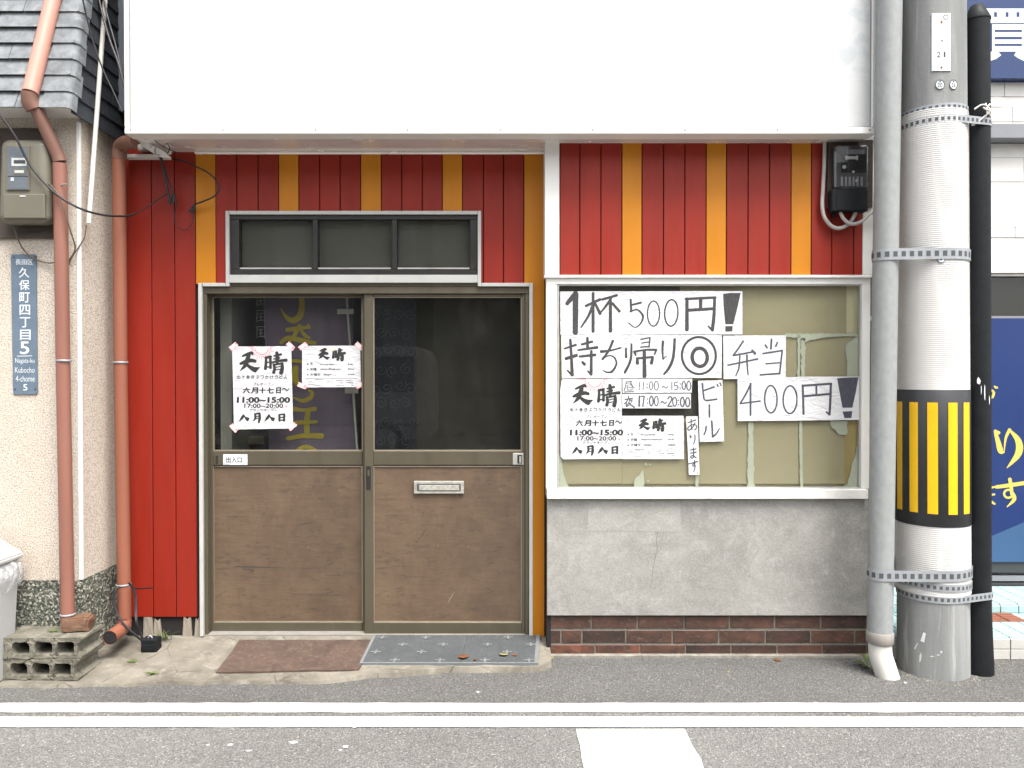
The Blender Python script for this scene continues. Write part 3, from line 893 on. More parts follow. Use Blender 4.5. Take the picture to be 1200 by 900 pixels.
# torn film left on the glass
mb = MB()
def jag(x0, y0, x1, y1, w0, w1, n=14, j=1.6):
    L, R = [], []
    for i in range(n + 1):
        t = i / n
        y = y0 + (y1 - y0) * t
        x = x0 + (x1 - x0) * t
        w = w0 + (w1 - w0) * t
        L.append((x - w / 2 - abs(random.gauss(0, j)) * .8, y)); R.append((x + w / 2 + abs(random.gauss(0, j)) * .5, y))
    return L + R[::-1]
YF = YG + .0055
film = [jag(880, 494, 880, 572, 3.6, 6.4, 26, 1.7), jag(938.5, 492, 939.5, 572, 2.4, 2.8, 24, .8), jag(936.5, 392, 936, 444, 2.6, 2.2, 14, .6), jag(941.5, 396, 941, 444, 3.4, 3, 16, 1.5),
        jag(816.8, 553, 816.8, 572, 3.4, 3.4, 5, .3),
        [(920, 391), (1007, 391), (1007, 394.2), (985, 394), (965, 395.5), (948, 399), (942, 402), (938, 396), (920, 394.6)],
        [(1003, 395.5), (1007.4, 393), (1007.4, 444), (992.5, 444), (993, 425), (990.5, 408), (992, 403)],
        [(973, 492), (993, 493), (993.5, 507), (991, 510), (982.5, 509), (980, 505), (975.5, 502), (973.5, 497)],
        [(1007.4, 505), (1007.4, 572), (985, 572), (990, 569), (993.5, 567), (996, 556), (999, 543), (1003, 532), (1005, 520), (1006.5, 510)],
        [(655, 534), (658, 533), (659, 548), (661, 558), (664, 566), (667, 570.5), (667, 572), (655, 572)],
        [(743, 572), (743.5, 563), (746, 559), (750, 556), (751.5, 552.5), (754, 551.5), (754.5, 558), (755, 566), (754.5, 572)],
        [(667, 571.9), (667, 570.8), (690, 570.2), (720, 571), (800, 570.6), (836, 570), (838, 571.9)],
        [(838, 572), (842, 570.8), (900, 570.9), (985, 570.4), (985, 572)]]
for p in film + [[(755, 543.5), (757.5, 542.2), (759, 545), (756.6, 545.6)], [(759.8, 544.6), (762.5, 543.2), (763, 545.6)], [(758, 563), (760.5, 562.2), (760.8, 564.5), (758.6, 565)]]:
    q = []
    for a, b in zip(p, p[1:] + p[:1]):      # ragged tear
        n = max(1, int(math.hypot(b[0] - a[0], b[1] - a[1]) / 2.2)) if len(p) < 20 else 1
        q += [(a[0] + (b[0] - a[0]) * k / n + (random.gauss(0, .35) if k else 0), a[1] + (b[1] - a[1]) * k / n + (random.gauss(0, .35) if k else 0)) for k in range(n)]
    mb = MB(); mb.pprism(q, YF, .0008)
    finish('torn_film', mb, M['film'], win)

# rendered wall and brick base below the window
mb = MB(); mb.pbox(641, 585.2, 1019, 721.5, YR + .0, YR + .12, 0, .002)
mb.recalc = False
bmesh.ops.recalc_face_normals(mb.bm, faces=mb.bm.faces)
ik = Ink(mb, YR)
ik.stroke([(771, 622), (769, 634), (770.5, 642), (767.5, 655), (765, 668), (764, 682), (761, 694)], [.5, .55, .45, .5, .4, .35, .2], 2, False)
rw = finish('rendered_wall', mb, [M['concrete'], M['concrete_patch'], M['crack']], shop)
mb = MB(); mb.pprism([(690, 588), (797.5, 587.6), (797.2, 623), (688.5, 622.4)], YR - .0008, .001)
finish('mortar_patch', mb, M['concrete_patch'], rw)
mb = MB()
mb.pbox(643.5, 721.7, 1016, 770.5, YR + .0215, YR + .14, 3)
rows = [(722.5, 736.2, [643.5, 693, 747, 802, 855, 908, 962, 1016]), (738.6, 753.2, [643.5, 657.5, 682, 733.5, 788, 842.5, 897, 950.5, 1002, 1016]), (755.6, 771.2, [643.5, 697.5, 750, 803.5, 857, 911, 964, 1016])]
for y0, y1, xs_ in rows:
    for i, (a, b) in enumerate(zip(xs_, xs_[1:])):
        if y0 < 730 and 692 < b < 694: b -= 0
        mm = random.choice((0, 0, 1, 2, 2)) if a < 880 else random.choice((0, 2, 2))  # darker brick mix at the right end paints in the pole's shadow
        if y0 > 750 and a < 700: mm = 1
        mb.pbox(a + .9, y0, b - .9, y1, YR + .016 + random.uniform(0, .003), YR + .05, mm, .0022)
finish('brick_base', mb, [M['brick'], M['brick2'], M['brick3'], M['brick_mortar']], shop)
mb = MB(); mb.box(px_x(643, 0), XR1 - .01, -.014, .03, -.02, .012, 0)
finish('footing', mb, M['mortar'], shop)

sx0_ = px_x(148, YS)
# soffit, eaves trims, upper storey, room
mb = MB()
mb.box(sx0_, 1.70, YS + .082, YL + .002, SOF, SOF + .02, 0); mb.box(-1.90, sx0_ - .001, .02, YL + .002, SOF, SOF + .02, 0)
finish('soffit', mb, M['soffit'], shop)
mb = MB(); mb.box(-1.62, px_x(638, YL), YL - .02, YL - .001, SOF - .014, SOF - .001, 0, .002)
finish('eaves_trim', mb, M['soffit'], shop)
mb = MB()
mb.box(XL0, XR1, YL + .002, YL + .12, 2.76, 5.4); mb.box(XL0, XL0 + .1, YL + .122, 5, .02, 5.4); mb.box(XR1 - .1, XR1, .30, 5, .02, 5.4); mb.box(XL0 + .1, XR1 - .1, 4.9, 5, .02, 5.4); mb.box(XL0 - .1, XR1 + .1, 0.0, 5.1, 5.4, 5.5)
finish('upper_wall', mb, M['bluegrey'], shop)
mb = MB()
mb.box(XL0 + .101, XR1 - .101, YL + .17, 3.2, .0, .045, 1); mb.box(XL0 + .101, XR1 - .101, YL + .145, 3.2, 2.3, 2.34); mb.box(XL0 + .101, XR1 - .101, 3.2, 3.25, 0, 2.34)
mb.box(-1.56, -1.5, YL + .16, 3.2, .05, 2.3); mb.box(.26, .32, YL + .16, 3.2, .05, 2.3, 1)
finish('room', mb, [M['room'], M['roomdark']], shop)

# blank white signboard along the front
sign = thing('signboard', 'long blank white signboard across the top of the shop', 'signboard', (0, YS, SOF))
sx0, sx1 = px_x(148, YS), px_x(1024.5, YS)
mb = MB()
mb.box(sx0 + .024, sx1 - .024, YS + .004, YS + .07, SOF + .031, 4.2)
finish('face_panel', mb, M['fascia'], sign)
mb = MB()
mb.box(sx0, sx1, YS - .008, YS + .08, SOF - .006, SOF + .0255, 0, .003)
mb.box(sx0, sx0 + .0195, YS - .008, YS + .08, SOF + .026, 4.2, 0, .003)
mb.box(sx1 - .0195, sx1, YS - .008, YS + .08, SOF + .026, 4.2, 0, .003)
mb.box(sx0, sx1, YS - .008, YS + .08, 4.2005, 4.23, 0, .003)
mb.box(sx0, sx1, YS + .081, YL + .001, 4.1, 4.16, 0)
for k in range(9):
    x = sx0 + .03 + k * (sx1 - sx0 - .06) / 8
    mb.tube([(x, YS - .0095, SOF + .012), (x, YS - .007, SOF + .012)], .0045, 1, 8)
finish('sign_frame', mb, [M['white'], M['rubber']], sign)

# ------------------------------------------------------------------ things seen through the door glass
YBn = YL + .22
bn = thing('hanging_banner', 'dark purple vertical cloth banner with yellow letters behind the left door glass', 'banner', W(365, 560, YBn))
mb = MB()
zt_, n = zoom(240, 335, 4.5), 12
P0 = [(308, 330), (412, 330)], [(316, 545), (418, 545)]
for i in range(n):
    a, b = i / n, (i + 1) / n
    q = lambda t, row: (P0[row][0][0] + (P0[row][1][0] - P0[row][0][0]) * t, P0[row][0][1])
    w_ = lambda t: .0015 * math.sin(t * 9)
    f = mb.face([W(*q(a, 0), YBn + w_(a)), W(*q(b, 0), YBn + w_(b)), W(*q(b, 1), YBn + w_(b)), W(*q(a, 1), YBn + w_(a))], 0)
ink = Ink(mb, YBn - .0025, zt_)
Yl = 1
ink.stroke([(508, 40), (512, 110), (500, 160), (465, 182), (430, 165), (400, 118)], [26, 30, 34, 32, 20, 4], Yl)
ink.stroke([(432, 232), (485, 226), (545, 218)], [20, 24, 16], Yl); ink.stroke([(402, 300), (440, 275), (520, 290), (582, 302)], [20, 26, 26, 18], Yl)
ink.stroke([(500, 205), (478, 250), (440, 305)], [16, 22, 10], Yl); ink.stroke([(505, 232), (530, 262), (555, 275)], [14, 20, 10], Yl); ink.stroke([(545, 205), (552, 222)], 12, Yl)
ink.stroke([(480, 430), (475, 480), (490, 520)], [30, 34, 24], Yl); ink.stroke([(465, 395), (520, 400)], 18, Yl)
ink.stroke([(470, 590), (515, 606), (556, 590), (566, 562), (545, 550)], [8, 20, 24, 18, 8], Yl)
ink.stroke([(468, 648), (520, 655), (582, 648)], [26, 18, 24], Yl); ink.stroke([(480, 722), (590, 716)], [24, 16], Yl); ink.stroke([(436, 806), (520, 790), (618, 792)], [22, 26, 30], Yl); ink.stroke([(545, 655), (538, 720), (540, 795)], [26, 30, 28], Yl)
ink.stroke([(480, 872), (535, 848), (605, 880)], [16, 24, 16], Yl)
for cy in (75, 160, 245):
    ink.stroke([(272, cy - 30), (318, cy - 30)], 3, 2, False); ink.stroke([(276, cy - 28), (274, cy + 30)], 3, 2, False); ink.stroke([(316, cy - 28), (314, cy + 30)], 3, 2, False)
    ink.stroke([(282, cy - 12), (308, cy - 14)], 3, 2, False); ink.stroke([(284, cy + 4), (306, cy + 2)], 3, 2, False); ink.stroke([(296, cy - 20), (294, cy + 22)], 3, 2, False); ink.stroke([(280, cy + 24), (310, cy + 20)], 3, 2, False)
mb.recalc = False
finish('cloth', mb, [M['banner'], M['banner_yellow'], M['banner_pale']], bn)
mb = MB()
ptube(mb, [(405.5, 335, YBn - .02), (419.5, 540, YBn - .02)], .0068, 0, 1)
finish('banner_pole', mb, M['pvc'], bn)
for q in ((395, 362, 414.5, 368), (404, 454, 420, 461)):
    mb = MB(); mb.pbox(*q, YBn - .033, YBn - .028)
    finish('clip_tape', mb, M['pvc'], bn)

mb = MB()
YN = YL + .16
nc = 8
for i in range(nc):
    a, b = 425 + i * 63 / nc, 425 + (i + 1) * 63 / nc
    mb.face([W(a, 358, YN + .004 * (i % 2)), W(b, 358, YN + .004 * ((i + 1) % 2)), W(b, 570, YN + .004 * ((i + 1) % 2)), W(a, 570, YN + .004 * (i % 2))], 0)
ink = Ink(mb, YN - .003)
for i in range(36):
    cx, cy = 440 + (i % 4) * 14 + (7 if (i // 4) % 2 else 0) + random.uniform(-2, 2), 370 + (i // 4) * 21 + random.uniform(-3, 3)
    if cx > 484: continue
    d = random.choice((-1, 1)); a0 = random.uniform(0, 6.3)
    ink.stroke([(cx + (1.2 + 6.0 * t / 14) * math.cos(a0 + d * t * .62), cy + (1.2 + 6.0 * t / 14) * math.sin(a0 + d * t * .62)) for t in range(15)], .8, 1, False)
mb.recalc = False
finish('noren_curtain', mb, [M['navy'], M['navy_line']], label='navy curtain with swirling arabesque pattern behind the right door glass', cat='curtain')
mb = MB()
mb.pbox(486, 340, 640, 570, YL + .185, YL + .188)
finish('screen_cloth', mb, M['greycloth'], label='plain dark grey screen filling most of the right door glass', cat='screen')
# low counter with menus standing on it
ct = thing('counter', 'low dark counter seen through the lower left door glass', 'counter', W(280, 640, YL + .5))
mb = MB(); mb.pbox(232, 512, 310, 521, YL + .42, YL + .95, 0, .004)
finish('counter_top', mb, M['wood'], ct)
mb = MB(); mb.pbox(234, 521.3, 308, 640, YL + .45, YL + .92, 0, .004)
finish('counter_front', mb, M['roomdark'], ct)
for k, (x0, x1, yt, m, lab) in enumerate(((268, 271.5, 448, 'wood', 'pale thin menu card standing behind the tall door poster'), (272.2, 275.5, 455, 'cream', 'cream thin menu card standing behind the tall door poster'), (276, 279, 470, 'rust', 'rusty red thin menu card standing behind the tall door poster'))):
    mb = MB(); mb.pbox(x0, yt, x1, 511.8, YL + .5, YL + .62, 0, .001)
    finish('menu_card', mb, M[m], label=lab, cat='menu card', group='menu cards on the counter')

# ------------------------------------------------------------------ posters and hand-written sheets
def sheet(name, corners, Y, mats, draw, label, cat, group=None):
    mb = MB()
    mb.recalc = True
    pts = [W(x, y, Y) for x, y in corners]
    mb.prism(pts, (0, .0004, 0), 0)
    bmesh.ops.recalc_face_normals(mb.bm, faces=mb.bm.faces)
    mb.recalc = False
    draw(mb, Y)
    return finish(name, mb, mats, label=label, cat=cat, group=group)

def brush_tenki(ink, m):
    """the two brushed characters, drawn in the 15x enlargement of the door poster"""
    S = ink.stroke
    S([(285, 262), (350, 235), (440, 205), (465, 222)], [26, 44, 52, 40], m)
    S([(250, 395), (340, 360), (440, 335), (515, 350)], [40, 64, 60, 50], m)
    S([(400, 245), (370, 330), (330, 430), (240, 520)], [60, 72, 60, 6], m)
    ink.poly([(345, 395), (385, 392), (430, 425), (500, 450), (602, 456), (560, 500), (520, 552), (470, 535), (400, 480), (350, 430)], m)
    S([(700, 285), (700, 380), (690, 485)], [36, 44, 50], m)
    S([(690, 290), (790, 268)], [40, 40], m)
    S([(775, 275), (780, 380), (778, 470)], [44, 42, 44], m)
    S([(700, 375), (780, 360)], [24, 20], m); S([(695, 455), (775, 445)], [24, 20], m)
    S([(890, 195), (900, 280), (895, 365)], [50, 62, 56], m)
    S([(840, 258), (970, 228)], [26, 36], m); S([(835, 312), (940, 290)], [22, 28], m)
    S([(790, 378), (920, 345), (1060, 330)], [30, 38, 52], m)
    S([(838, 405), (850, 480), (835, 552)], [40, 46, 52], m)
    S([(845, 412), (990, 385)], [30, 34], m)
    S([(985, 385), (985, 480), (965, 560)], [44, 58, 66], m)
    S([(870, 458), (955, 440)], [16, 16], m); S([(870, 502), (955, 488)], [16, 16], m)
def sun_mark(ink, cx, cy, r, m, w):
    ink.ring(cx, cy, r, r, w, m, 0, 8, 172)
    for i in range(17):
        a = math.radians(-4 + 188 * i / 16)
        l = (1.95 if i % 2 == 0 else 1.6)
        ink.stroke([(cx + r * 1.22 * math.cos(a), cy + r * 1.22 * math.sin(a)), (cx + r * l * math.cos(a), cy + r * l * math.sin(a))], [w, w * .35], m, False, False)
def draw_poster(dx, dy):
    def draw(mb, Y):
        z = zoom(265 + dx, 400 + dy, 15)
        ink = Ink(mb, Y, z, 1.12)
        sun_mark(ink, 625, 110, 122, 2, 14)
        brush_tenki(ink, 1)
        for i, ch in enumerate('出汁巻きぶっかけうどん'):
            x = 188 + i * 83
            ink.text(ch, x, 596, x + 60, 658, 1, .035)
        ink.text('プレオープン', 475, 722, 842, 778, 3, .03)
        z2 = zoom(265 + dx, 445 + dy, 15)
        ink.tr = z2
        for ch, x in zip('六月十七日', (295, 440, 578, 718, 880)):
            ink.text(ch, x, 138, x + (115 if ch != '日' else 75), 238, 1, .09, .06)
        ink.stroke([(985, 185), (1010, 155), (1045, 165), (1070, 190), (1110, 150)], [8, 20, 16, 20, 6], 1)
        ink.text('11:00~15:00', 195, 308, 1115, 402, 1, .13, .05)
        ink.text('17:00~20:00', 322, 420, 1000, 495, 1, .055)
        ink.text('夜', 1032, 448, 1082, 490, 2, .02)
        ink.text('グランドオープン', 408, 508, 900, 556, 3, .03)
        S = ink.stroke
        for ox in (0, 448):
            S([(305 + ox, 620), (280 + ox, 670), (225 + ox, 732)], [30, 44, 6])
            ink.poly([(290 + ox, 612), (318 + ox, 612), (340 + ox, 650), (415 + ox, 672), (388 + ox, 735), (350 + ox, 718), (318 + ox, 660)])
        S([(508, 600), (512, 680), (468, 730)], [30, 36, 8]); S([(500, 602), (590, 590)], [26, 32]); S([(588, 592), (590, 680), (572, 752)], [34, 44, 30])
        S([(515, 645), (580, 638)], [16, 14]); S([(515, 688), (580, 680)], [16, 14])
        S([(935, 612), (938, 722)], [32, 36]); S([(930, 616), (1020, 604)], [26, 26]); S([(1022, 604), (1018, 722)], [34, 38]); S([(940, 664), (1015, 658)], [20, 18]); S([(940, 714), (1015, 708)], [22, 20])
    return draw
def draw_menu(dx, dy, blue):
    def draw(mb, Y):
        base = zoom(350 + dx, 400 + dy, 15)
        ink = Ink(mb, Y, base, 1.75)
        # smaller brushed heading
        k = 565 / 1000
        def tr2(x, y): return base(350 + (x - 235) * .56, 125 + (y - 180) * .54)
        ink.tr = tr2
        brush_tenki(ink, 1)
        ink.tr = base
        sun_mark(ink, 580, 90, 55, 4, 4)
        for y, s, x1 in ((372, '天', 250), (468, '天晴', 315), (560, '大晴天', 385)):
            ink.ring(160, y + 28, 7, 7, 8, 3, 0)
            ink.text(s, 200, y, x1, y + 52, 3 if not blue or y > 400 else 5, .04)
        def words(x0, x1, y, h, m=3):
            x = x0
            while x < x1:
                w = random.uniform(9, 22)
                ink.stroke([(x, y + random.uniform(-h, h) * .25), (x + w * .8, y + random.uniform(-h, h) * .25)], h * random.uniform(.4, .9), m, False, False)
                if random.random() < .6:
                    ink.stroke([(x + w * .4, y - h * .6), (x + w * .4, y + h * .6)], 4, m, False, False)
                x += w + random.uniform(3, 7)
        words(385, 625, 405, 18); words(385, 745, 490, 18); words(440, 575, 585, 20)
        words(865, 970, 405, 20); words(865, 970, 488, 20); words(870, 978, 583, 20)
        ink.stroke([(120, 655), (1020, 655)], 3, 3, False, False)
        words(285, 430, 672, 9); words(165, 230, 697, 9); words(165, 275, 727, 9); words(165, 250, 755, 9); words(500, 540, 697, 9); words(500, 545, 730, 9); words(265, 400, 778, 8)
        words(660, 780, 690, 13); words(825, 940, 690, 13); words(695, 780, 730, 11); words(840, 955, 730, 11); words(660, 790, 772, 9); words(920, 975, 772, 11)
        ink.stroke([(582, 680), (582, 775)], 3, 3, False, False)
    return draw
PM = [M['paper'], M['ink'], M['pink'], M['print'], M['cream'], M['plate']]
YP = YL + .0665          # on the left door's glass
p1 = sheet('poster', [(272, 406), (341.3, 405.7), (343.5, 502), (274.2, 503.3)], YP, PM, draw_poster(0, 0), 'tall white opening-day poster taped to the left door glass with pink tape', 'poster')
p2 = sheet('menu_sheet', [(354, 405.3), (422, 405), (423, 453.5), (354, 454)], YP, PM, draw_menu(0, 0, False), 'small landscape menu sheet taped to the door glass with pink tape', 'menu sheet')
def tapes(par, spots, Y):
    for cx, cy, an in spots:
        mb = MB()
        c, s = math.cos(math.radians(an)), math.sin(math.radians(an))
        pts = [(-5.6, -2.6), (-4.6, -1), (-5.4, 1), (-4.9, 2.7), (5.2, 2.6), (5.8, .6), (4.9, -.8), (5.5, -2.7)]
        mb.prism([W(cx + x * c - y * s, cy + x * s + y * c, Y - .0012) for x, y in pts], (0, .0004, 0))
        finish('tape', mb, M['tape'], par)
tapes(p1, [(273.5, 406, -38), (340.5, 405.5, 45), (274, 501.5, 48), (342.5, 500, -40)], YP)
tapes(p2, [(355, 405.8, -35), (421, 405.5, 42), (354, 452, 20), (421.8, 451.5, -25)], YP)

GRP = 'hand-written paper sheets on the shop window'
YW = YG - .002
HM = [M['paper'], M['marker'], M['marker_blue'], M['pencil']]
zA, zB, zC, zD = zoom(640, 320, 6), zoom(640, 430, 6), zoom(820, 320, 6), zoom(820, 430, 6)
def d_hai(mb, Y):
    i = Ink(mb, Y, zA, 1.15); S = i.stroke
    S([(207, 142), (205, 420)], [36, 34]); S([(146, 216), (195, 158), (210, 145)], [24, 30, 10])
    S([(278, 232), (380, 185)], [16, 18]); S([(330, 140), (330, 412)], [18, 20]); S([(328, 222), (298, 300), (245, 382)], [16, 16, 10]); S([(345, 215), (380, 286)], [16, 20])
    S([(393, 186), (498, 156)], [16, 16]); S([(458, 176), (425, 225), (385, 276)], [14, 16, 10]); S([(452, 195), (452, 410)], [20, 22]); S([(465, 212), (516, 270)], [16, 18])
def d_500(mb, Y):
    i = Ink(mb, Y, zA, 1.15); S = i.stroke
    S([(594, 186), (598, 270)], [13, 15]); S([(598, 225), (668, 208)], [12, 14]); S([(590, 272), (640, 258), (680, 300), (666, 352), (625, 382), (580, 350)], [10, 10, 14, 10, 7, 8])
    i.ring(755, 285, 42, 90, 9, 1, .02, rot=.02); i.ring(880, 280, 46, 95, 10, 1, .02, rot=.06)
def d_yen(mb, Y):
    i = Ink(mb, Y, zA, 1.15); S = i.stroke
    S([(990, 178), (990, 400)], [20, 24]); S([(980, 182), (1192, 172)], [16, 16]); S([(1185, 172), (1180, 300), (1168, 402)], [18, 20, 22]); S([(1168, 404), (1140, 372)], [14, 10]); S([(1086, 182), (1086, 250)], [22, 22]); S([(992, 262), (1185, 250)], [20, 18])
    i.tr = zC
    i.poly([(164, 146), (210, 140), (288, 140), (262, 260), (236, 360), (180, 360), (168, 240)]); i.poly([(180, 374), (232, 372), (229, 410), (180, 412)])
def d_mochi(mb, Y):
    i = Ink(mb, Y, zA, 1.15); S = i.stroke
    S([(130, 530), (210, 505)], [12, 14]); S([(170, 468), (178, 600), (183, 718)], [16, 18, 22]); S([(184, 720), (150, 685)], [16, 10]); S([(138, 602), (215, 578)], [20, 20])
    S([(250, 502), (325, 482)], [14, 16]); S([(290, 455), (292, 530)], [16, 18]); S([(224, 542), (360, 522)], [12, 18]); S([(235, 587), (346, 575)], [14, 18]); S([(318, 548), (316, 712)], [16, 20]); S([(317, 716), (292, 688)], [14, 10]); S([(254, 624), (270, 642)], [14, 20])
    S([(385, 552), (450, 545), (525, 525)], [18, 12, 10]); S([(470, 475), (440, 545), (396, 606)], [16, 15, 14]); S([(396, 606), (440, 580), (480, 595), (494, 640), (465, 690), (430, 698), (400, 684)], [8, 8, 10, 12, 14, 10, 6])
def d_kaeri(mb, Y):
    i = Ink(mb, Y, zA, 1.15); S = i.stroke
    S([(562, 528), (562, 592)], [12, 16]); S([(600, 500), (594, 610), (553, 700)], [12, 16, 16])
    S([(665, 466), (730, 454)], 9); S([(730, 454), (724, 520)], 10); S([(672, 492), (724, 484)], 8); S([(664, 521), (724, 516)], 9)
    S([(620, 552), (630, 578)], [16, 12]); S([(620, 552), (700, 540), (775, 540)], [14, 12, 16]); S([(775, 540), (762, 572)], [14, 10])
    S([(640, 598), (642, 636)], [16, 22]); S([(640, 600), (752, 590)], [14, 14]); S([(750, 592), (740, 634)], [16, 22]); S([(690, 545), (692, 726)], [20, 26])
    S([(822, 480), (818, 540), (822, 605)], [16, 14, 10]); S([(822, 605), (850, 580)], [10, 4]); S([(904, 465), (894, 590), (865, 665), (828, 712)], [16, 18, 18, 12])
def d_ring(mb, Y):
    i = Ink(mb, Y, zA, 1.15)
    i.ring(1074, 580, 118, 132, 15, 1, .015); i.ring(1080, 592, 52, 66, 22, 1, .03)
def d_bento(mb, Y):
    i = Ink(mb, Y, zC, 1.4); S = i.stroke
    S([(306, 478), (272, 530), (235, 580)], 9, 2); S([(235, 580), (380, 553)], 9, 2); S([(368, 543), (390, 567)], [10, 14], 2); S([(198, 648), (408, 604)], 9, 2); S([(282, 580), (275, 668), (254, 720)], [8, 9, 7], 2); S([(332, 575), (334, 650), (340, 718)], [9, 9, 7], 2)
    S([(505, 464), (500, 534)], 10, 2); S([(460, 505), (474, 526)], 9, 2); S([(546, 488), (534, 516)], 9, 2); S([(444, 566), (580, 545)], 9, 2); S([(580, 545), (562, 706)], 9, 2); S([(464, 638), (562, 630)], 7, 2); S([(424, 716), (564, 706)], 9, 2)
def d_400(mb, Y):
    i = Ink(mb, Y, zD, 1.3); S = i.stroke
    S([(360, 116), (325, 190), (285, 256)], 10, 2); S([(285, 258), (426, 240)], 9, 2); S([(357, 116), (357, 340)], 11, 2)
    i.ring(500, 227, 43, 98, 9, 2, .02); i.ring(635, 230, 48, 99, 9, 2, .02, rot=.03)
def d_yen2(mb, Y):
    i = Ink(mb, Y, zD, 1.3); S = i.stroke
    S([(724, 128), (730, 332)], 12, 2); S([(722, 132), (926, 118)], 12, 2); S([(922, 118), (918, 240), (912, 336)], 13, 2); S([(912, 336), (890, 316)], 9, 2); S([(820, 126), (820, 192)], 11, 2); S([(730, 206), (916, 190)], 12, 2)
    i.poly([(966, 80), (1040, 74), (1116, 72), (1095, 190), (1073, 286), (1004, 287), (985, 190)], 2); i.poly([(1004, 314), (1073, 310), (1067, 358), (1018, 360)], 2)
def d_hiru(mb, Y):
    i = Ink(mb, Y, zB, 1.7); S = lambda p, w=4: i.stroke(p, w, 3)
    S([(562, 106), (606, 100)]); S([(562, 106), (558, 140), (548, 166)]); S([(560, 116), (604, 112)], 3); S([(592, 104), (602, 130), (622, 150)]); S([(570, 128), (606, 126)], 3); S([(606, 126), (605, 163)], 3); S([(570, 128), (570, 163)], 3); S([(570, 145), (605, 144)], 3); S([(570, 163), (605, 162)], 3); S([(550, 176), (616, 172)])
    S([(656, 108), (654, 160)]); S([(684, 108), (682, 160)]); i.ring(710, 120, 2, 2, 4, 3, 0); i.ring(710, 146, 2, 2, 4, 3, 0); i.ring(738, 132, 12, 27, 4, 3, 0); i.ring(775, 132, 14, 31, 4, 3, 0)
    S([(816, 146), (828, 136), (842, 148), (856, 138)]); S([(884, 108), (884, 160)]); S([(906, 108), (926, 106)]); S([(906, 108), (902, 130), (924, 132), (925, 152), (902, 162)]); i.ring(943, 120, 2, 2, 4, 3, 0); i.ring(943, 150, 2, 2, 4, 3, 0); i.ring(968, 130, 12, 28, 5, 3, 0); i.ring(1003, 132, 14, 31, 5, 3, 0)
def d_yoru(mb, Y):
    i = Ink(mb, Y, zB, 1.7); S = lambda p, w=6: i.stroke(p, w, 3)
    S([(576, 204), (582, 220)]); S([(554, 228), (608, 222)]); S([(572, 228), (566, 244), (550, 258)], 5); S([(564, 246), (563, 276)], 5); S([(588, 226), (582, 250), (564, 278)], 4); S([(584, 238), (606, 236)], 4); S([(604, 236), (590, 262), (566, 280)], 4); S([(580, 250), (600, 270), (622, 284)], 6)
    S([(656, 205), (654, 276)], 8); S([(668, 207), (690, 205)], 6); S([(690, 205), (680, 276)], 6); i.ring(712, 225, 2, 2, 4, 3, 0); i.ring(712, 255, 2, 2, 4, 3, 0); i.ring(740, 240, 13, 33, 6, 3, 0); i.ring(775, 240, 13, 33, 5, 3, 0)
    S([(806, 254), (818, 242), (832, 256), (846, 246)], 5); S([(855, 225), (870, 208), (884, 222), (872, 250), (855, 276)], 6); S([(855, 276), (886, 276)], 6); i.ring(904, 245, 14, 31, 5, 3, 0); i.ring(930, 234, 2, 2, 4, 3, 0); i.ring(930, 266, 2, 2, 4, 3, 0); i.ring(958, 246, 13, 33, 6, 3, 0); i.ring(995, 248, 14, 32, 6, 3, 0)
def d_beer(mb, Y):
    i = Ink(mb, Y, zD, 1.3); S = lambda p, w=10: i.stroke(p, w, 2)
    S([(18, 115), (24, 180), (30, 226)]); S([(30, 226), (50, 236), (120, 226)], [6, 10, 10]); S([(30, 166), (102, 140)]); S([(122, 122), (130, 138)], 8); S([(142, 112), (150, 132)], 8)
    S([(68, 266), (68, 352)], 10); S([(46, 416), (42, 446), (30, 476)], 9); S([(84, 380), (88, 440), (90, 492)], 10); S([(90, 492), (118, 468), (140, 430)], [11, 9, 5])
def d_ari(mb, Y):
    i = Ink(mb, Y, zB, 1.7); S = lambda p, w=5: i.stroke(p, w, 2)
    S([(996, 392), (1054, 372)]); S([(1020, 368), (1020, 410), (1026, 442)]); S([(1046, 394), (1028, 428), (1002, 446), (997, 428), (1022, 408), (1050, 408), (1060, 424), (1044, 444)])
    S([(1012, 478), (1014, 498), (1022, 490)]); S([(1046, 476), (1046, 512), (1036, 542)])
    S([(1014, 584), (1056, 576)]); S([(1014, 606), (1056, 600)]); S([(1035, 570), (1037, 628), (1024, 642), (1016, 632), (1030, 624), (1056, 640)])
    S([(1004, 682), (1066, 664)]); S([(1044, 656), (1045, 690), (1034, 698), (1030, 688), (1042, 680), (1048, 700), (1038, 738)]); i.ring(1064, 746, 1.5, 1.5, 3, 2, 0)
